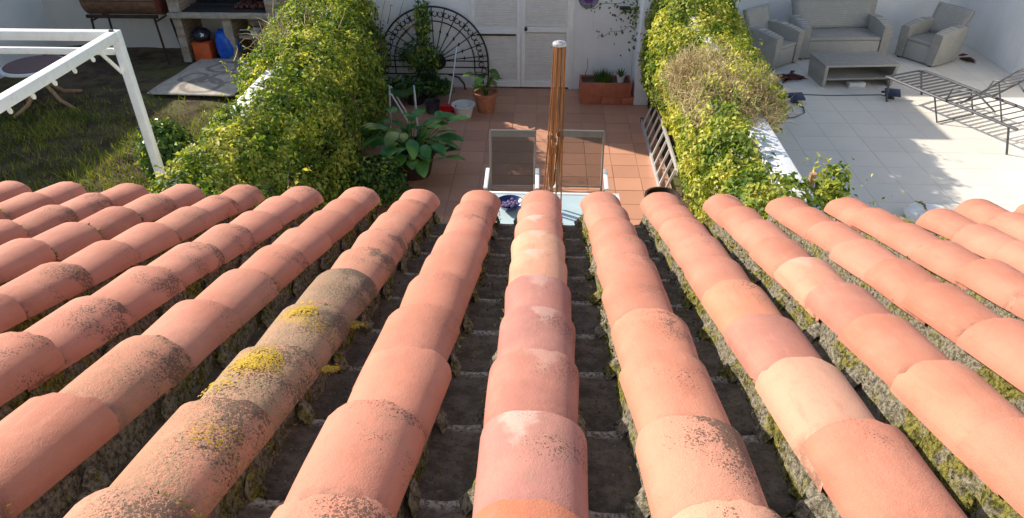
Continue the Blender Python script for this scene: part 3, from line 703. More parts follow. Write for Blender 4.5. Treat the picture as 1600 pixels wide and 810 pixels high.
for e in (-1, 1):
    m = MB().tube([(e*.765 + .036*math.cos(t), 0, .31 + .045*math.sin(t)) for t in np.linspace(0, 6.0, 16)], .008, 5); m.build('scroll', M['iron'], gr)
    MB().tube([(e*.20, 0, .25), (e*.36, 0, .20), (e*.44, 0, .10), (e*.46, 0, 0.0)], .014, 8).build('leg', M['iron'], gr)
    MB().tube([(e*.83, 0, .10), (e*.78, 0, .05), (e*.72, 0, 0.0)], .014, 8).build('foot', M['iron'], gr)
MB().lathe([(0, -.012), (.12, -.012), (.13, 0), (.12, .012), (0, .012)], (0, 0, 0), 16, False).build('hub', M['iron'], gr, loc=(0.05, -.01, gz), rot=(R(90), 0, 0))

# ------------------------------------------------------------------ plants with big and small leaves
def big_leaves(name, parent, n, mat, L, W, spread, h0, h1, seed, curl=.5):
    rg = random.Random(seed); shared = None
    for i in range(n):
        az = 2.399*i + rg.uniform(-.3, .3); el = rg.uniform(h0, h1); ll = L*rg.uniform(.7, 1.15); ww = W*rg.uniform(.8, 1.15)
        mb = MB(); stem = spread*rg.uniform(.35, 1.0); z0 = .28
        p0 = Vector((0, 0, .1)); d = Vector((math.cos(az), math.sin(az), 0))
        tip = d*stem + Vector((0, 0, el)); mb.tube([p0, d*stem*.35 + Vector((0, 0, el*.65)), tip], .009, 5, taper=.005)
        pit = rg.uniform(-.1, .55); s = Vector((-d.y, d.x, 0)); roll = rg.uniform(-.35, .35)
        s = (s*math.cos(roll) + Vector((0, 0, math.sin(roll))))
        k0 = len(mb.v); nu = 8; cen = tip.copy(); dd = (d*math.cos(pit) + Vector((0, 0, math.sin(pit)))).normalized()
        for u in range(nu+1):
            f = u/nu; wd = ww*math.sin(math.pi*min(1, (f*.93+.05)))**.75*(1.12-.35*f)
            nn = s.cross(dd)
            for e in (-1, -.5, 0, .5, 1): mb.v.append(tuple(cen + s*e*wd + nn*(-.10 if e == 0 else (.0 if abs(e) == .5 else -.05))*wd*.9*(-1)))
            cen = cen + dd*ll/nu; dd = (dd + Vector((0, 0, -curl*.22))).normalized()
        for u in range(nu):
            for e in range(4):
                a = k0+u*5+e; mb.f.append((a, a+5, a+6, a+1))
        mb.build('leaf', mat, parent, True, angle=80)
bp = thing('potted_plant', 'large potted plant with broad glossy leaves on the red patio', 'plant', (-1.60, 7.80, 0))
MB().lathe([(.20, 0), (.27, .30), (.30, .30), (.31, .36), (.28, .36), (.26, .32), (.02, .31)], seg=24).build('pot', M['rust_dark'], bp)
big_leaves('leaf', bp, 9, M['variegated_dappled'], .26, .065, .40, .45, .72, 31, .4)  # paler leaves: a yellowish leaf, plus sun dapples put in as colour
big_leaves('leaf', bp, 66, M['broad'], .30, .075, .46, .30, .70, 3)
rp = thing('potted_plant', 'terracotta pot with pinkish leafy plant near the shed doors', 'plant', (-.86, 9.83, 0))
MB().lathe([(.12, 0), (.165, .24), (.185, .24), (.19, .30), (.165, .30), (.155, .26), (.01, .25)], seg=24).build('pot', M['clay'], rp)
big_leaves('leaf', rp, 11, M['dark_leaf'], .20, .06, .16, .40, .62, 8); big_leaves('leaf', rp, 8, M['variegated_dappled'], .17, .05, .15, .36, .56, 9)
cp = thing('climbing_plant', 'tall slender green climber growing in front of the iron grille', 'plant', (-1.80, 10.42, 0))
MB().lathe([(.13, 0), (.17, .24), (.19, .25), (.18, .27), (.15, .26), (.01, .24)], seg=20).build('pot', M['black_plastic'], cp)
MB().tube([(0, 0, .2), (.02, .02, .6), (-.03, .04, 1.0), (.02, .1, 1.4)], .012, 6).build('stem', M['bark'], cp)
foliage('foliage', [(-.02, .04, 1.15, .13, .12, .42), (-.12, .02, .62, .34, .14, .24), (.0, 0, .42, .16, .14, .2)], 950, .065, M['dark_leaf'], cp, .35, .5)
foliage('pale_foliage', [(-.02, .0, 1.05, .14, .13, .45), (-.02, -.02, .62, .28, .14, .2)], 260, .065, M['ivy'], cp, .25, .5)
lp = thing('shade_plant', 'low dark plant in the shade beneath the iron grille', 'plant', (-1.95, 10.1, 0))
MB().lathe([(.12, 0), (.15, .18), (.16, .2), (.01, .19)], seg=18).build('pot', M['black_plastic'], lp)
foliage('foliage', [(-.12, 0, .26, .42, .22, .16), (.35, .1, .22, .25, .18, .14)], 800, .07, M['dark_leaf'], lp, .35)
sb = thing('small_shrub', 'small dark green shrub just beyond the roof edge', 'shrub', (-1.88, 6.95, 0))
MB().tube([(0, 0, 0), (.02, 0, .3)], .02, 6, taper=.01).build('stem', M['bark'], sb)
foliage('foliage', [(0, 0, .36, .34, .30, .28), (.16, -.05, .30, .24, .22, .20)], 1500, .055, M['dark_leaf'], sb, .3)
foliage('pale_foliage', [(0, 0, .40, .34, .30, .27)], 420, .055, M['ivy'], sb, .1)

trough = thing('planter', 'red clay trough planter at the foot of the white shed wall', 'planter', (.91, 10.29, .12))
t_ = MB(); t_.box((0, -.165, .11), (.76, .025, .22), bev=.004); t_.box((0, .165, .11), (.76, .025, .22), bev=.004); t_.box((-.3675, 0, .11), (.025, .30, .218)); t_.box((.3675, 0, .11), (.025, .30, .218)); t_.box((0, 0, .02), (.70, .30, .03))
t_.build('trough', M['clay_red'], trough)
MB().box((0, 0, .12), (.708, .304, .16)).build('earth', M['soil'], trough, smooth=False)
tg = thing('grassy_plant', 'dark grassy tuft growing in the red trough planter', 'plant', (.87, 10.29, .32))
n = 420; a = RNG.uniform(0, 6.283, n); r_ = RNG.uniform(0, .12, n); P = np.stack([r_*np.cos(a), r_*np.sin(a), np.zeros(n)], 1)
d = norm(np.stack([np.cos(a)*.6*RNG.random(n), np.sin(a)*.6*RNG.random(n), np.ones(n)], 1)); s_ = norm(np.cross(d, RNG.normal(size=(n, 3)))); ln = RNG.uniform(.08, .2, n)[:, None]
V = np.stack([P - s_*.005, P + s_*.005, P + d*ln + np.array([0, 0, -.01])], 1).reshape(-1, 3)
stuff(tri_mesh('blades', V, np.arange(n*3).reshape(-1, 3), M['dark_leaf'], tg))
wp = thing('potted_succulent', 'small white pot with spiky succulent in the trough', 'plant', (1.13, 10.22, .32))
MB().lathe([(.045, 0), (.058, .085), (.062, .09), (.052, .09), (.0, .08)], seg=18).build('pot', M['white_plastic'], wp)
mb = MB()
for i in range(13):
    az = 2.399*i; d = Vector((math.cos(az), math.sin(az), 1.1 + .7*(i % 3))).normalized(); s = Vector((-d.y, d.x, 0)).normalized()*.014; b = Vector((0, 0, .07))
    mb.add([b - s, b + s, b + d*.07 + s*1.2 + Vector((0, 0, .004)), b + d*.15, b + d*.07 - s*1.2], [(0, 1, 2, 4), (4, 2, 3)])
mb.build('leaves', M['dark_leaf'], wp)
st2 = thing('bare_plant', 'thin bare stem rising from the left end of the red trough', 'plant', (.60, 10.28, .32))
MB().tube([(0, 0, -.05), (.01, 0, .12), (.035, 0, .2), (.03, .01, .33)], .006, 5, taper=.003).build('stem', M['bark'], st2)
vt = thing('wall_creeper', 'sparse creeper hanging across the upper shed wall beside the pier', 'plant', (1.2, 10.6, 1.0))
mb = MB(); pts = []
for z0, ex in ((.42, -.62), (.02, -.42), (.30, -.2)):
    path = [(.25, -.05, z0+.02)] + [(.12 + (ex-.12)*i/6, .0 + .03*math.sin(i), z0 + .03*math.sin(i*2.1) - .02*i) for i in range(7)]
    mb.tube(path, .004, 4); pts += path
mb.build('stem', M['bark'], vt)
P = np.array([p for p in pts for _ in range(3)]) + RNG.normal(0, .03, (len(pts)*3, 3)) + np.array([0, -.03, 0])
P2 = np.stack([RNG.normal(.16, .10, 130), RNG.normal(-.12, .08, 130), RNG.normal(.15, .22, 130)], 1)
P = np.concatenate([P, P2]); Nn = norm(RNG.normal(0, .5, P.shape) + np.array([0, -1, .5])); ll = RNG.uniform(.03, .07, len(P)); V, T = leaf_arrays(P, Nn, ll, ll*.6)
stuff(tri_mesh('foliage', V, T, M['dark_leaf'], vt))
hb = thing('wall_bracket', 'small dark shelf bracket high on the wall by the pier', 'bracket', (1.16, 10.70, 1.27))
MB().box((0, 0, 0), (.16, .11, .03), bev=.006).box((0, .03, -.04), (.03, .05, .06)).build('shelf', M['rust_dark'], hb)

# ------------------------------------------------------------------ small things on the red patio
bw = thing('bucket', 'white plastic tub standing by the terracotta pot', 'bucket', (-1.17, 9.62, 0))
MB().lathe([(.115, 0), (.15, .16), (.172, .17), (.174, .185), (.15, .185), (.142, .16), (.11, .015), (.0, .013)], seg=28).build('tub', M['white_plastic'], bw)
dp = thing('dustpan', 'red plastic dustpan with long pale handle beside the white tub', 'dustpan', (-1.40, 9.62, 0))
q = MB(); q.box((0, 0, .012), (.24, .22, .02), bev=.006); q.box((0, .1, .075), (.24, .02, .12), bev=.006); q.box((-.11, .01, .055), (.02, .20, .09), bev=.006); q.box((.11, .01, .055), (.02, .2, .09), bev=.006); q.box((0, .07, .13), (.24, .08, .02), bev=.005); q.build('pan', M['red_plastic'], dp)
MB().tube([(0, .1, .12), (.06, .30, .45), (.11, .5, .86)], .011, 8).build('handle', M['alu'], dp)
gb = thing('bucket', 'small grey bucket half hidden behind the red dustpan', 'bucket', (-1.64, 9.75, 0))
MB().lathe([(.09, 0), (.115, .16), (.12, .165), (.105, .165), (.1, .02), (0, .02)], seg=22).build('tub', M['grey_steel'], gb)
MB().tube([(-.11, 0, .16), (-.08, 0, .26), (0, 0, .3), (.08, 0, .26), (.11, 0, .16)], .005, 6).build('handle', M['iron'], gb)
fs = thing('folding_stool', 'white tubular folding frame standing by the left hedge', 'stool', (-2.03, 9.30, 0), R(12))
for y_ in (-.14, .14):
    MB().tube([(-.16, y_, .01), (-.12, y_, .52)], .013, 8).build('leg', M['white_paint'], fs); MB().tube([(.13, y_, .01), (-.10, y_, .51)], .013, 8).build('leg', M['white_paint'], fs)
    MB().tube([(.22, y_, .01), (.22, y_, .50)], .013, 8).build('leg', M['white_paint'], fs)
MB().tube([(-.12, -.14, .52), (-.12, .14, .52)], .012, 8).tube([(.22, -.14, .5), (.22, .14, .5)], .012, 8).build('top_rail', M['white_paint'], fs)
MB().grid(lambda u, v: (-.12 + .34*u, -.13 + .26*v, .51 - .06*math.sin(math.pi*u)), 8, 2).build('seat_cloth', M['dark_leaf'], fs)

# ladder on its side against the right wall
la = thing('ladder', 'aluminium ladder lying on its side along the right hedge', 'ladder', (1.40, 8.35, 0), 0)
tilt = .13
def lp_(y, z): return (0.0 + tilt*(z/.40), y, z)
MB().box((0, -.05, .03), (.028, 2.35, .06), bev=.004).build('rail', M['alu'], la)
MB().box((tilt, -.05, .40), (.028, 2.35, .06), bev=.004).build('rail', M['alu'], la)
for i in range(9):
    y_ = -1.05 + i*.255
    MB().tube([lp_(y_, .035), lp_(y_, .375)], .017, 8).build('rung', M['alu'], la)
for y_ in (-1.24, 1.14):
    for z in (.03, .40): MB().box((tilt*(z-.03)/.37, y_, z), (.036, .05, .068), bev=.004).build('end_cap', M['black_plastic'], la)
pt = thing('plant_pot', 'dark empty clay pot at the near end of the ladder', 'pot', (1.30, 6.72, 0))
MB().lathe([(.13, 0), (.165, .30), (.19, .30), (.192, .36), (.17, .36), (.155, .30), (.0, .29)], seg=24).build('pot', M['rust_dark'], pt)
pt2 = thing('plant_pot', 'small brown pot at the roof edge right of the glass table', 'pot', (1.02, 6.18, 0))
MB().lathe([(.08, 0), (.10, .20), (.115, .20), (.115, .24), (.1, .24), (.0, .2)], seg=20).build('pot', M['rust_dark'], pt2)

# table, bowl, chairs, parasol
tb = thing('garden_table', 'rectangular glass topped garden table with pale frame under the parasol', 'table', (.09, 5.62, 0))
TW, TD, TH = 1.32, .86, .74
q = MB()
for s in (-1, 1): q.box((0, s*(TD/2-.02), TH-.015), (TW, .04, .034), bev=.006); q.box((s*(TW/2-.02), 0, TH-.015), (.04, TD-.082, .034), bev=.006)
q.build('frame', M['white_paint'], tb)
MB().box((0, 0, TH-.012), (TW-.084, TD-.084, .012)).build('glass_top', M['glass'], tb, smooth=False)
for sx in (-1, 1):
    for sy in (-1, 1): MB().tube([(sx*(TW/2-.04), sy*(TD/2-.04), TH-.03), (sx*(TW/2-.03), sy*(TD/2-.03), 0)], .018, 8).build('leg', M['white_paint'], tb)
bo = thing('bowl', 'dark blue bowl with purple contents on the glass table', 'bowl', (-.30, 5.72, TH+.001))
MB().lathe([(.05, 0), (.09, .025), (.125, .07), (.13, .075), (.12, .07), (.085, .03), (0, .02)], seg=28).build('dish', M['blue_dark'], bo)
mb = MB()
for i in range(14):
    a = i*2.4; r_ = .02*math.sqrt(i); mb.lathe([(0, -.02), (.014, -.014), (.02, 0), (.014, .014), (0, .02)], (r_*math.cos(a), r_*math.sin(a), .045 + .008*(i % 3)), 8, False)
mb.build('contents', M['plate'], bo)
def make_chair(loc, rz, label):
    c = thing('garden_chair', label, 'chair', loc, rz, 'mesh chairs behind the glass table')      # faces -y, back at +y
    for s in (-1, 1):
        x = s*.235
        MB().tube([(x, .16, .44), (x, .24, .62), (x, .36, 1.02)], .011, 8).build('back_post', M['chair_metal'], c)
        MB().tube([(x, -.24, 0.0), (x, -.22, .40), (x, -.20, .63), (x, -.14, .65)], .011, 8).build('front_leg', M['chair_metal'], c)
        MB().tube([(x, .30, 0.0), (x, .16, .44)], .011, 8).build('rear_leg', M['chair_metal'], c)
        MB().box((s*.262, -.02, .655), (.042, .44, .022), bev=.007).build('armrest', M['white_paint'], c)
        MB().tube([(x, -.22, .42), (x, .18, .42)], .012, 8).build('seat_rail', M['chair_metal'], c)
    MB().tube([(-.235, .36, 1.02), (.235, .36, 1.02)], .011, 8).build('top_rail', M['chair_metal'], c)
    MB().tube([(-.235, .175, .46), (.235, .175, .46)], .010, 8).build('lower_rail', M['chair_metal'], c)
    MB().grid(lambda u, v: (-.222 + .444*u, .175 + .172*v + .006*math.sin(math.pi*u), .47 + .49*v), 6, 6).build('back_sling', M['fabric'], c)
    MB().grid(lambda u, v: (-.225 + .45*u, .343 + .019*v - .003, .957 + .062*v), 4, 2).build('top_band', M['band'], c)
    MB().grid(lambda u, v: (-.222 + .444*u, -.22 + .38*v, .425 - .02*math.sin(math.pi*u)), 6, 4).build('seat_sling', M['fabric'], c)
    return c
make_chair((-.315, 6.50, 0), R(1), 'brown mesh garden chair left of the parasol, at the far side of the glass table')
make_chair((.395, 6.52, 0), R(-1), 'brown mesh garden chair right of the parasol, half in sunlight behind the glass table')
pa = thing('parasol', 'bare wooden parasol frame with folded ribs and no canopy', 'parasol', (.075, 5.72, 0))
MB().tube([(0, 0, .06), (0.012, 0, 1.2), (.04, 0, 2.30)], .017, 10).build('pole', M['bamboo'], pa)
MB().lathe([(.20, 0), (.20, .05), (.06, .06), (.03, .09), (.03, .25), (0, .25)], seg=24).build('base', M['slab'], pa)
MB().lathe([(.050, 2.285), (.057, 2.288), (.057, 2.308), (.05, 2.314), (.02, 2.316), (.018, 2.325), (0, 2.326)], (.04, 0, 0), 18).build('top_cap', M['chrome'], pa)
MB().lathe([(.03, 1.32), (.036, 1.33), (.036, 1.39), (.03, 1.4)], (.014, 0, 0), 14).build('runner', M['bamboo'], pa)
for i, (ex, ey, ez) in enumerate(((-.105, .02, .80), (-.075, -.06, .74), (-.035, .07, .98), (.0, -.08, .78), (.05, .05, .72), (.085, -.03, .95), (.115, .03, .76))):
    ex *= .78; ey *= .8; c, s = ex/.085, ey/.07
    rb = MB().tube([(.04 + .046*c, .044*s, 2.29), (.036 + .052*c, .048*s, 1.85), (.028 + ex*.75, ey*.8, 1.4), (.015 + ex, ey, ez)], .0068, 6).build('rib', M['bamboo'], pa)
    MB().lathe([(0, -.02), (.013, -.018), (.013, .018), (0, .02)], (.03 + ex*.7, ey*.75, 1.47 + .02*(i % 3)), 8, False).build('joint', M['rust'], rb)
    MB().tube([(.03 + ex*.7, ey*.75, 1.47), (.018 + ex*.3, ey*.4, .98 + .03*(i % 4))], .0062, 5).build('stay', M['bamboo'], rb)

# ------------------------------------------------------------------ hedges
def hedge_left_keep(P):
    bare = ((P[:, 1] > 6.0) & (P[:, 1] < 7.15) & (P[:, 0] < -2.72) & (P[:, 0] > -3.3) & (P[:, 2] > 1.0))
    bare2 = ((P[:, 1] > 8.9) & (P[:, 1] < 9.5) & (P[:, 0] < -2.7) & (P[:, 0] > -3.2) & (P[:, 2] > 1.2))
    return ~((bare | bare2) & (RNG.random(len(P)) < .93))
hl = thing('hedge', 'sunlit overgrown creeper hedge between the grassy garden and the red patio', 'hedge')
blobs = []
for y_ in np.arange(4.2, 10.5, .42):
    top = 1.62 + .10*math.sin(y_*2.3) + .12*(y_ > 8.6); sh = .06*math.sin(y_*3.1) - .26*(y_ > 8.5)
    blobs.append((-2.58 + sh, y_, top-.36, .47, .50, .40))
    blobs.append((-2.48 + sh, y_ + .2, .72, .40, .48, .68))
    if y_ < 5.9: blobs.append((-2.80 + sh*.3, y_, 1.34, .25, .45, .28)); blobs.append((-2.70, y_ + .2, 1.05, .28, .45, .45))
    if y_ > 7.2: blobs.append((-2.98 + sh, y_, 1.24, .42, .45, .44))
    if y_ > 6.6: blobs.append((-3.10 + sh*2, y_, .55, .28 + .12*math.sin(y_*1.9)**2, .48, .50))
foliage('foliage', blobs, 105000, .050, M['ivy'], hl, .17, keep=hedge_left_keep)
foliage('lime_foliage', [(-2.66, 4.9, 1.40, .36, .9, .32), (-3.02, 7.0, .85, .36, 1.1, .46), (-2.62, 7.4, 1.36, .50, 1.5, .44), (-2.95, 9.6, 1.46, .46, 1.0, .45), (-3.3, 8.3, .7, .45, 1.0, .5)], 42000, .050, M['ivy_lime'], hl, .10, keep=hedge_left_keep)
shoots('shoots', blobs, 200, M['ivy_lime'], hl, None, .05, .20)
n = 150; ys = RNG.uniform(7.4, 8.9, n); S0 = np.stack([RNG.normal(-2.95, .22, n), ys, RNG.uniform(1.35, 1.66, n)], 1)
stuff(twigs('dry_twigs', S0, RNG.normal(0, .6, (n, 3)) + np.array([-.2, 0, .9]), .30, .0065, M['twig'], hl))
n = 120; S0 = np.stack([RNG.normal(-2.4, .25, n), RNG.uniform(4.3, 10.4, n), RNG.uniform(.1, 1.2, n)], 1)
stuff(twigs('stems', S0, RNG.normal(0, .5, (n, 3)) + np.array([0, 0, .9]), .55, .009, M['bark'], hl))

hr = thing('hedge', 'bright yellow green creeper hedge between the red patio and the pale terrace', 'hedge')
def hedge_right_keep(P):
    bare = ((P[:, 1] > 4.75) & (P[:, 1] < 6.15) & (P[:, 0] > 1.74) & (P[:, 2] > 1.0))
    thin = (((P[:, 0]-1.78)/.52)**2 + ((P[:, 1]-6.95)/1.1)**2 < 1) & (P[:, 2] > 1.35)
    return ~((bare & (RNG.random(len(P)) < .93)) | (thin & (RNG.random(len(P)) < .74)))
blobs = []
for y_ in np.arange(4.1, 11.3, .42):
    top = 1.62 + .09*math.sin(y_*2.0+1) + .1*(y_ > 9); sh = .05*math.sin(y_*2.7)
    blobs.append((1.68 + sh, y_, 1.20 + .5*(top-1.62), .34, .48, .44))
    if y_ > 5.2: blobs.append((1.70 + sh, y_ + .2, .80, .22, .46, .50))
    if y_ > 6.2: blobs.append((1.92 + sh, y_, top - .26 + .06*(y_ > 7.6), .42, .50, .38))
    if y_ > 7.0: blobs.append((2.18 + sh, y_, 1.25, .30 + .05*math.sin(y_*4), .45, .36))
    if y_ > 9.0: blobs.append((2.35 + sh, y_, 1.10, .34, .45, .46))
    if y_ > 6.9: blobs.append((2.12, y_+.2, .60, .18, .42, .55))
foliage('foliage', blobs, 105000, .050, M['ivy_lime'], hr, .15, keep=hedge_right_keep)
foliage('green_foliage', [(1.72, 5.9, 1.36, .30, .8, .35), (1.55, 9.2, .95, .26, 1.0, .5), (2.1, 10.2, 1.45, .5, .9, .4), (1.72, 4.7, 1.38, .35, .5, .30)], 22000, .054, M['ivy'], hr, .12, keep=hedge_right_keep)
shoots('shoots', [b for b in blobs if b[1] > 6.3], 200, M['ivy_lime'], hr, None, .05, .20)
n = 4200; th_ = RNG.uniform(0, 6.283, n); rr_ = np.sqrt(RNG.random(n)); S0 = np.stack([1.80 + .52*rr_*np.cos(th_), 7.0 + 1.1*rr_*np.sin(th_), 1.38 + .26*np.sqrt(1-rr_**2)*RNG.uniform(.6, 1, n)], 1)
stuff(twigs('dry_twigs', S0, RNG.normal(0, .8, (n, 3)) + np.array([.0, -.3, .5]), .20, .0045, M['twig'], hr, .5))
n = 90; S0 = np.stack([RNG.normal(1.75, .15, n), RNG.uniform(4.3, 11, n), RNG.uniform(.3, 1.2, n)], 1)
stuff(twigs('stems', S0, RNG.normal(0, .5, (n, 3)) + np.array([0, 0, .9]), .5, .009, M['bark'], hr))
rb_ = thing('leafy_bush', 'sunlit bush with a cut stump poking out at the end of the white wall', 'bush', (2.22, 5.05, 0))
MB().tube([(-.10, .05, 0), (-.09, .04, .8), (-.08, .02, 1.5)], .035, 8, taper=.028).build('stump', M['wood'], rb_)
MB().tube([(-.09, .04, .5), (.05, 0, 1.0), (.1, .0, 1.3)], .015, 6, taper=.006).tube([(-.09, .04, .4), (.0, -.15, .9), (-.05, -.3, 1.3)], .014, 6, taper=.006).build('branch', M['bark'], rb_)
bb_ = [(-.05, -.10, 1.25, .17, .22, .20), (.13, .12, 1.34, .13, .16, .20), (.20, -.12, 1.20, .12, .15, .15), (-.25, -.35, 1.26, .26, .3, .22), (.02, -.1, .8, .2, .25, .5)]
foliage('foliage', bb_, 3400, .055, M['ivy_lime'], rb_, .42)
shoots('shoots', bb_[:4], 60, M['ivy_lime'], rb_, None, .05, .24)

# ------------------------------------------------------------------ grassy garden
n = 34000; x = RNG.uniform(-8.9, -3.05, n); y = RNG.uniform(4.5, 10.6, n)
dens = 0.30 + 0.7*(0.5 + 0.5*np.sin(x*2.1 + np.sin(y*1.3)*2)*np.sin(y*1.7 + x)); dens *= 1 - sstep(y, 8.6, 10.5); dens += .5*sstep(x, -5.3, -3.6)*(y < 9.6)
ok = RNG.random(n) < dens; x, y = x[ok], y[ok]; n = len(x)
P = np.stack([x, y, 0.03*np.sin(x*1.7)*np.cos(y*1.3) + .01], 1); a = RNG.uniform(0, 6.283, n); tl = RNG.uniform(.2, 1.1, n)
d = norm(np.stack([np.cos(a)*tl, np.sin(a)*tl, np.ones(n)], 1)); s_ = norm(np.cross(d, RNG.normal(size=(n, 3)))); ln = (RNG.uniform(.04, .12, n)*(1 + .8*(np.sin(x*3)*np.sin(y*2.6) > .4)))[:, None]
V = np.stack([P - s_*.008, P + s_*.008, P + d*ln], 1).reshape(-1, 3)
g = stuff(tri_mesh('grass', V, np.arange(n*3).reshape(-1, 3), M['grass'])); tag(g, 'patchy weedy grass growing on the dark soil of the left garden', 'grass')
n = 4500; x = RNG.normal(-3.5, .7, n); y = RNG.uniform(4.8, 9.4, n); ok = (x < -3.0) & (x > -8.6) & (np.sin(x*2.7)*np.sin(y*2.2) > -.1); x, y = x[ok], y[ok]; n = len(x)
P = np.stack([x, y, RNG.uniform(.02, .09, n)], 1); V, T = leaf_arrays(P, RNG.normal(0, .5, (n, 3)) + np.array([0, 0, 1]), RNG.uniform(.03, .075, n), RNG.uniform(.02, .04, n))
g = stuff(tri_mesh('weeds', V, T, M['ivy_lime'])); tag(g, 'low yellow green weeds spreading from the foot of the left hedge', 'weeds')
gbu = thing('leafy_bush', 'dark green rounded bush at the foot of the white pergola post', 'bush', (-4.28, 7.15, 0))
MB().tube([(0, 0, 0), (.02, 0, .4)], .02, 6, taper=.01).build('stem', M['bark'], gbu)
foliage('foliage', [(0, 0, .50, .34, .32, .40), (.14, -.1, .36, .28, .26, .3), (-.12, .12, .62, .24, .22, .28)], 2600, .062, M['dark_leaf'], gbu, .25)
foliage('pale_foliage', [(0, 0, .52, .35, .33, .41)], 260, .06, M['ivy'], gbu, .08)

# pergola frame
pg = thing('pergola', 'white metal pergola frame over the grassy garden', 'pergola')
PX, PY, PH = -3.93, 6.29, 2.2
def beam(nm, a, b, w_, h_, parent=pg):
    a, b = Vector(a), Vector(b); d = b - a; mid = (a+b)/2
    if abs(d.x) > abs(d.y) and abs(d.x) > abs(d.z): s = (d.length, w_, h_)
    elif abs(d.y) > abs(d.z): s = (w_, d.length, h_)
    else: s = (w_, h_, d.length)
    return MB().box(mid, s, bev=.006).build(nm, M['white_paint'], parent)
beam('post', (PX, PY, 0), (PX, PY, PH-.002), .078, .078)
beam('post', (PX-3.0, PY, 0), (PX-3.0, PY, PH-.002), .095, .095)
beam('top_beam', (PX-3.05, PY+.0, PH-.045), (PX-.05, PY+.0, PH-.045), .085, .085)
beam('side_beam', (PX, 2.9, PH-.04), (PX, PY-.05, PH-.04), .085, .085)
beam('lower_rail', (PX-3.0, PY-.01, PH-.19), (PX-.05, PY-.01, PH-.19), .055, .055)
beam('side_beam', (PX-3.0, 2.9, PH-.04), (PX-3.0, PY-.05, PH-.04), .085, .085)
beam('cross_beam', (PX-2.95, 3.6, PH-.045), (PX-.05, 3.6, PH-.045), .06, .06)
MB().tube([(PX-.02, PY-.05, PH-.38), (PX-.02, PY-.30, PH-.09)], .018, 6).build('brace', M['white_paint'], pg)
MB().box((PX-.02, PY-.02, PH+.004), (.03, .03, .016)).build('bolt', M['iron'], pg)
sl_ = thing('string_lights', 'string of small round bulbs hanging along the white pergola beam', 'lights', (PX-.07, 3.2, PH-.085))
pts = [(0, i*.145, -.012 - .03*(i % 2)) for i in range(21)]
MB().tube(pts, .0025, 5).build('wire', M['white_paint'], sl_)
for i in range(1, 21, 2):
    MB().lathe([(.0, -.030), (.012, -.026), (.019, -.008), (.017, .006), (.008, .022), (0, .024)], (pts[i][0], pts[i][1], pts[i][2]-.024), 12, False).build('bulb', M['bulb'], sl_)

# round table at left
rt = thing('round_table', 'round table with dark maroon top and splayed wooden legs at the left', 'table', (-7.55, 9.85, 0))
MB().lathe([(.42, .57), (.445, .575), (.445, .605), (.40, .612)], seg=40).build('rim', M['white_paint'], rt)
MB().lathe([(.40, .6125), (.40, .622), (.0, .622)], seg=40).build('tabletop', M['maroon'], rt)
for i in range(4):
    a = i*math.pi/2 - .35; c, s = math.cos(a), math.sin(a)
    MB().tube([(.08*c, .08*s, .57), (.12*c, .12*s, .30), (.30*c, .30*s, .10), (.58*c, .58*s, .0)], .032, 8, taper=.026).build('leg', M['wood'], rt)

# drum grill
dg = thing('drum_grill', 'brown half drum grill on thin metal legs by the back wall', 'grill', (-7.10, 11.95, 0))
mb = MB(); seg = 18; rD = .27
for u in (-.62, .62): pass
mb.grid(lambda u, v: (-.62 + 1.24*u, rD*math.cos(math.pi*(1 + v)), 1.05 + rD*math.sin(math.pi*(1+v))), 2, seg); mb.build('trough', M['rust'], dg)
mb = MB(); mb.grid(lambda u, v: (-.62 + 1.24*u, (rD+.002)*math.cos(math.pi*v), 1.06 + rD*math.sin(math.pi*v)), 2, seg); mb.build('lid', M['rust'], dg)
for sx in (-1, 1): MB().lathe([(0, 0), (rD+.006, 0), (rD+.01, .012), (rD-.02, .02), (0, .022)], (0, 0, 0), 28, False).build('end_disc', M['rust_red'], dg, loc=(sx*.62, 0, 1.055), rot=(0, sx*R(90), 0))
MB().box((0, -.25, .80), (1.22, .05, .05)).box((0, .25, .80), (1.22, .05, .05)).build('frame', M['rust_dark'], dg, smooth=False)
for sx in (-1, 1):
    for sy in (-1, 1): MB().tube([(sx*.54, sy*.24, .80), (sx*.60, sy*.29, 0)], .019, 6).build('leg', M['rust_dark'], dg)
    MB().tube([(sx*.56, -.25, .72), (sx*.56, .25, .72)], .015, 6).build('stretcher', M['rust_dark'], dg)

# brick barbecue with things stored below
bb = thing('brick_barbecue', 'brown brick barbecue with sooty hearth and open storage bays', 'barbecue', (-5.36, 12.14, 0))
brk = MB().box((0, 0, 0), (1, 1, 1), bev=.03).mesh('brick', M['brick'], False)
def pier(cx, wd, z0, z1, d=.72):
    p = MB().box((cx, 0, (z0+z1)/2), (wd-.012, d-.012, z1-z0)).build('support', M['slab'], bb, smooth=False)
    z = z0; i = 0
    while z + .068 <= z1 + 1e-6:
        for (yy, ll) in (((-.18, .36), (.18, .36)) if i % 2 else ((-.27, .18), (0, .36), (.27, .18))):
            b = link('brick', brk, None, p, (cx + random.uniform(-.004, .004), yy + random.uniform(-.003, .003), z + .034)); b.scale = (wd, ll - .012, .058)
        z += .07; i += 1
pier(-.86, .14, 0, .77); pier(-.02, .16, 0, .77); pier(.72, .22, 0, .77); pier(.80, .22, .86, 1.7); pier(-.86, .2, .86, 1.7)
MB().box((0, -.02, .81), (1.96, .80, .08), bev=.008).build('counter', M['slab'], bb)
MB().box((-.03, .34, 1.3), (1.5, .06, .86)).build('hearth_back', M['soot'], bb, smooth=False)
MB().box((-.03, 0, .862), (1.44, .66, .02)).build('hearth_floor', M['soot'], bb, smooth=False)
MB().box((.36, .05, .42), (.52, .62, .04)).build('shelf', M['slab'], bb, smooth=False)
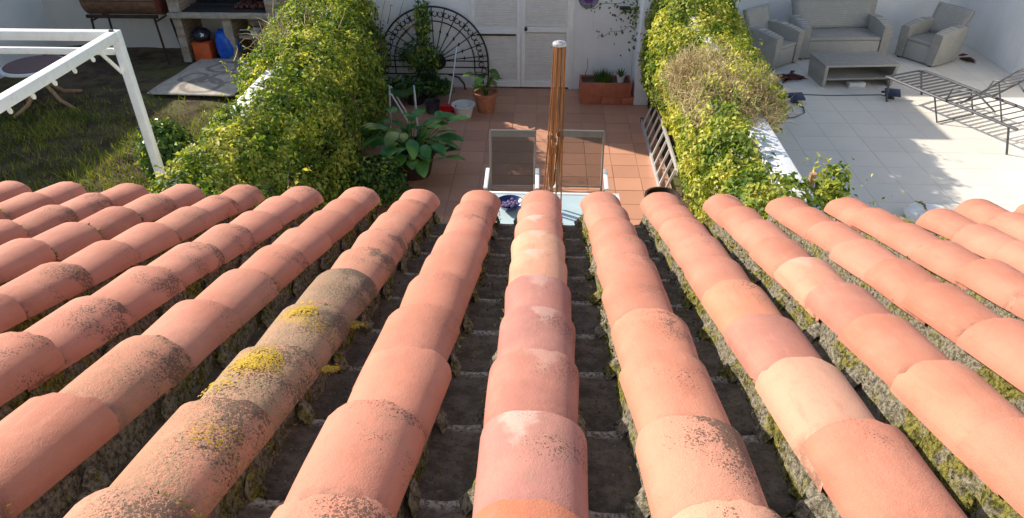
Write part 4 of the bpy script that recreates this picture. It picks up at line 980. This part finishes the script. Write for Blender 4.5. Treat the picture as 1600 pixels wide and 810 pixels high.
MB().box((0, .36, .38), (1.86, .04, .76)).build('back_panel', M['stucco_grey'], bb, smooth=False)
mb = MB()
for i in range(11): mb.tube([(-.55 + i*.1, -.28, .97), (-.55 + i*.1, .28, .97)], .006, 5)
mb.tube([(-.6, -.28, .97), (.5, -.28, .97)], .008, 5).tube([(-.6, .28, .97), (.5, .28, .97)], .008, 5); mb.build('grate', M['iron'], bb)
mb = MB()
for i in range(40):
    mb.box((random.uniform(.1, .6), random.uniform(-.25, .2), .89 + random.uniform(0, .05)), (.06, .05, .04), rz=random.uniform(0, 3), bev=.006)
mb.build('ash_and_embers', M['rust_red'], bb, smooth=False)['kind'] = 'stuff'
ob = thing('orange_tub', 'orange tub under the barbecue counter', 'tub', (-5.93, 11.92, 0))
MB().box((0, 0, .16), (.30, .28, .32), bev=.02).build('tub', M['orange_plastic'], ob)
MB().box((0, 0, .325), (.32, .30, .02), bev=.008).build('rim', M['orange_plastic'], ob)
bs = thing('black_sack', 'crumpled black sack heaped on the orange tub', 'sack', (-5.93, 11.94, .336))
def lump(mb, c, r, seed, nu=14, nv=18, amp=.16):
    rg = random.Random(seed); ph = [rg.uniform(0, 6) for _ in range(8)]
    def fn(u, v):
        t = math.pi*min(max(u, .001), .999); p = 2*math.pi*v
        d = Vector((math.sin(t)*math.cos(p), math.sin(t)*math.sin(p), -math.cos(t)))
        k = 1 + amp*(math.sin(5*d.x+ph[0]+3*d.z)*math.sin(4*d.y+ph[1]) + .6*math.sin(11*d.x+ph[2])*math.sin(9*d.z+ph[3]+6*d.y))
        return (c[0] + d.x*r[0]*k, c[1] + d.y*r[1]*k, max(c[2] + d.z*r[2]*k, 0.002))
    mb.grid(fn, nu, nv); return mb
lump(MB(), (0, 0, .10), (.15, .14, .12), 4).build('sack', M['black_plastic'], bs, angle=60)
MB().box((.05, -.12, .12), (.07, .02, .08), bev=.008, m=Matrix.Rotation(.4, 4, 'Y')).build('tag', M['white_plastic'], bs)
bl = tag(lump(MB(), (0, 0, .26), (.21, .18, .31), 9, 18, 24, .09).build('blue_bag', M['blue_plastic'], loc=(-5.50, 11.92, 0), angle=60), 'stuffed bright blue plastic bag under the barbecue counter', 'bag')
wc = thing('white_pan', 'white enamel pan on the shelf in the right barbecue bay', 'pan', (-5.0, 12.0, .441))
MB().lathe([(.08, 0), (.10, .08), (.11, .082), (.09, .075), (.075, .01), (0, .01)], seg=20).build('pan', M['white_plastic'], wc)
MB().tube([(-.1, 0, .07), (-.25, -.05, .08)], .012, 6).build('handle', M['white_plastic'], wc)
lg = thing('log_pile', 'dim heap of firewood logs on the ground inside the right barbecue bay', 'logs', (-4.98, 12.0, 0))
for i, (a, b) in enumerate(((-.16, .05), (-.04, .05), (.08, .05), (-.1, .14), (.02, .14))):
    MB().tube([(a, -.22, b), (a+.02, .2, b)], .048, 9).build('log', M['bark'], lg)
bd = thing('blue_drum', 'blue plastic drum half hidden by the left hedge near the barbecue', 'drum', (-4.28, 11.7, 0))
MB().lathe([(.19, 0), (.21, .03), (.21, .3), (.22, .32), (.21, .34), (.21, .6), (.22, .62), (.21, .64), (.21, .86), (.19, .9), (0, .9)], seg=28).build('drum', M['blue_plastic'], bd)
MB().lathe([(.16, .9), (.16, .93), (0, .935)], seg=20).build('lid', M['blue_dark'], bd)

rg_ = tag(MB().grid(lambda u, v: ((u-.5)*(1.15 + .25*(1-v)), (v-.5)*1.72, .012 + .012*math.sin(u*7+v*4)*math.sin(v*9) + .01*(u*(1-u) < .02)), 16, 20).build('rug', M['rug'], loc=(-5.42, 10.98, .045), rot=(0, 0, R(-2))), 'faded grey patterned outdoor rug lying before the barbecue', 'rug')
sm = rg_.modifiers.new('thick', 'SOLIDIFY'); sm.thickness = .012

# ------------------------------------------------------------------ pale terrace furniture
def wicker_seat(name, label, cat, loc, rz, W, group=None):
    """faces -y; W total width"""
    c = thing(name, label, cat, loc, rz, group); D = .68; aw = .13
    MB().box((0, -.02, .17), (W - 2*aw - .01, D - .08, .30), bev=.02).build('base', M['rattan'], c)
    MB().box((0, -.05, .345), (W - 2*aw - .015, D - .12, .055), bev=.02).build('seat', M['rattan'], c)
    b = MB(); t = .07
    b.grid(lambda u, v: ((u-.5)*(W - 2*aw + .10)*(1 + .12*v), D/2 - .10 + .20*v + .02*math.cos((u-.5)*3), .37 + .46*v), 8, 6)
    bk = b.build('backrest', M['rattan'], c); sm_ = bk.modifiers.new('thick', 'SOLIDIFY'); sm_.thickness = t; sm_.offset = 0
    for s in (-1, 1):
        a = MB(); n = 10
        for i in range(n+1):
            u = i/n; yy = -D/2 + D*u; zt = .54 + .05*math.sin(math.pi*u*.8) + .02*u; x0 = s*(W/2 - aw); x1 = s*(W/2 + .015*math.sin(math.pi*u))
            a.v += [(x0, yy, .03), (x1, yy, .03), (x1 + s*.025, yy, zt-.03), (x1, yy, zt), (x0, yy, zt), (x0 - s*.01, yy, zt-.03)]
        for i in range(n):
            for j in range(6): a.f.append((i*6+j, i*6+(j+1) % 6, i*6+6+(j+1) % 6, i*6+6+j))
        a.f.append(tuple(range(6))); a.f.append(tuple(n*6+j for j in range(6)))
        a.build('armrest', M['rattan'], c, angle=50)
        for yy in (-D/2+.04, D/2-.04): MB().box((s*(W/2-.06), yy, .015), (.04, .04, .03)).build('foot', M['black_plastic'], c, smooth=False)
    return c
wicker_seat('wicker_sofa', 'grey wicker two seat sofa against the white back wall', 'sofa', (5.12, 12.66, 0), R(4), 1.52)
wicker_seat('wicker_armchair', 'grey wicker armchair left of the sofa, partly behind the hedge', 'armchair', (3.86, 12.18, 0), R(40), .72, 'wicker armchairs flanking the sofa')
wicker_seat('wicker_armchair', 'grey wicker armchair right of the sofa, beside the side wall', 'armchair', (6.62, 12.42, 0), R(-58), .72, 'wicker armchairs flanking the sofa')
ct = thing('coffee_table', 'low grey wicker coffee table with open shelf before the sofa', 'table', (4.93, 11.30, 0), R(5))
MB().box((0, 0, .345), (1.18, .64, .035), bev=.008).build('tabletop', M['rattan'], ct)
for s in (-1, 1):
    sd_ = MB(); sd_.add([(s*.585, -.31, .325), (s*.585, .31, .325), (s*.56, .29, 0), (s*.56, -.29, 0), (s*.535, -.31, .325), (s*.535, .31, .325), (s*.51, .29, 0), (s*.51, -.29, 0)], [(0, 1, 2, 3), (7, 6, 5, 4), (0, 4, 5, 1), (2, 6, 7, 3), (1, 5, 6, 2), (0, 3, 7, 4)])
    sd_.build('side_panel', M['rattan'], ct, smooth=False)
MB().box((0, 0, .13), (1.04, .60, .022)).build('shelf', M['rattan'], ct, smooth=False)
MB().box((0, .275, .22), (1.06, .02, .16)).build('back_panel', M['rattan'], ct, smooth=False)
bx = thing('white_box', 'small white box on the floor beneath the coffee table', 'box', (4.95, 11.05, 0), R(5))
MB().box((0, 0, .03), (.26, .14, .06), bev=.005).build('box', M['white_plastic'], bx); MB().box((0, 0, .063), (.265, .145, .008), bev=.002).build('lid', M['white_plastic'], bx)
def lamp(loc, rz, label):
    c = thing('solar_lamp', label, 'lamp', loc, rz, 'flat solar lamps on the pale terrace')
    MB().box((0, 0, .10), (.22, .17, .025), bev=.006, m=Matrix.Rotation(R(18), 4, 'X')).build('panel', M['navy'], c)
    MB().tube([(0, .03, .0), (0, .03, .09)], .014, 6).build('stalk', M['black_plastic'], c); MB().box((0, .03, .008), (.10, .10, .016), bev=.004).build('base', M['black_plastic'], c)
    MB().box((-.13, .02, .09), (.05, .03, .03), bev=.006).build('knob', M['black_plastic'], c); return c
lamp((3.80, 10.30, 0), R(8), 'dark square solar lamp on the pale floor near the right hedge')
lamp((5.30, 10.52, 0), R(-14), 'dark square solar lamp between the coffee table and the metal lounger')
tag(MB().tube([(2.6, 9.70, .008), (3.2, 9.66, .008), (3.62, 9.72, .008), (3.82, 9.90, .008), (3.86, 10.1, .008), (3.80, 10.25, .01)], .009, 6).build('cable', M['cable']), 'grey cable curling from the left solar lamp to the hedge', 'cable')
tag(MB().tube([(2.6, 10.62, .008), (3.6, 10.66, .009), (4.4, 10.60, .008), (5.2, 10.66, .008), (5.34, 10.55, .01)], .008, 6).build('cable', M['cable']), 'long straight cable crossing the floor before the coffee table', 'cable')
def leaf_pile(loc, n, sp_, seed, label):
    rg = random.Random(seed); c = thing('dry_leaf', label, 'leaf', loc); mb = MB()
    for i in range(n):
        a = rg.uniform(-1.2, 1.2) + (3.14 if rg.random() < .4 else 0); l = rg.uniform(.14, .26)*sp_; w_ = .022*sp_; d = Vector((math.cos(a), math.sin(a), 0)); s = Vector((-d.y, d.x, 0))
        z = rg.uniform(.01, .04); b = Vector((rg.uniform(-.10, .10)*sp_, rg.uniform(-.06, .06)*sp_, z))
        mb.add([b - d*l*.1, b + d*l*.5 + s*w_ + Vector((0, 0, .035)), b + d*l + Vector((0, 0, -.0)), b + d*l*.5 - s*w_ + Vector((0, 0, .02)), b + d*l*.5 - Vector((0, 0, .008))], [(0, 1, 4), (1, 2, 4), (2, 3, 4), (3, 0, 4)])
    mb.build('blades', M['dryleaf'], c, smooth=False); return c
leaf_pile((3.93, 11.35, 0), 18, 1.25, 2, 'pile of dry reddish brown leaves in front of the left armchair')
leaf_pile((7.12, 12.40, 0), 9, 1.1, 5, 'dark dry leaf on the floor right of the right armchair')
leaf_pile((7.15, 12.85, 0), 5, .8, 6, 'smaller dry leaf near the corner of the side wall')
ws = tag(lump(MB(), (0, 0, .06), (.27, .2, .10), 21, 22, 34, .11).build('crumpled_sheet', M['sheet'], loc=(4.28, 6.92, 0), angle=60), 'crumpled white plastic sheet on the sunny terrace at the roof edge', 'sheet')

# steel lounger frame, long axis along local -y
dl = Vector((.432, -.902)); lz = math.atan2(dl.y, dl.x) + math.pi/2
lo = thing('sun_lounger', 'bare grey steel sun lounger frame with raised back on the pale terrace', 'lounger', (5.46, 10.67, 0), lz)
LW = .36; zr = .35
def rail(nm, pts, r=.014): return MB().tube(pts, r, 8).build(nm, M['grey_steel'], lo)
for s in (-1, 1):
    x = s*LW
    rail('side_rail', [(x*.9, .03, zr-.02), (x, -.06, zr), (x, -1.2, zr), (x, -2.1, zr)], .021)
    rail('back_rail', [(x*.86, -1.22, zr+.02), (x*.86, -1.50, zr+.32), (x*.86, -1.78, zr+.66), (x*.80, -1.83, zr+.70)])
    rail('back_prop', [(x*.86, -1.62, zr+.44), (x*.92, -1.85, zr+.02)], .010)
    rail('armrest', [(x*1.06, -1.05, zr), (x*1.12, -1.10, zr+.20), (x*1.12, -1.45, zr+.26), (x*1.0, -1.75, zr+.10)], .012)
for yy in (-.02, -.30): pass
rail('leg', [(-LW*.9, -.02, zr), (-LW, -.12, .02), (-LW, -.14, 0)], .015); rail('leg', [(LW*.9, -.02, zr), (LW, -.12, .02), (LW, -.14, 0)], .015)
rail('leg', [(-LW, -1.98, zr), (-LW, -2.10, 0)], .015); rail('leg', [(LW, -1.98, zr), (LW, -2.10, 0)], .015)
rail('leg_hoop', [(-LW, -.85, zr), (-LW, -1.02, .02), (LW, -1.02, .02), (LW, -.85, zr)], .012)
rail('end_rail', [(-LW*.9, .03, zr-.02), (0, .05, zr-.03), (LW*.9, .03, zr-.02)], .015)
for i in range(12): rail('slat', [(-LW, -.10 - i*.095, zr-.008), (LW, -.10 - i*.095, zr-.008)], .014)
for i in range(7):
    u = .08 + i*.14; rail('slat', [(-LW*.86, -1.22 - .56*u, zr + .02 + .64*u), (LW*.86, -1.22 - .56*u, zr + .02 + .64*u)], .010)
for i in range(6): rail('slat', [(-LW, -1.30 - i*.13, zr-.008), (LW, -1.30 - i*.13, zr-.008)], .009)
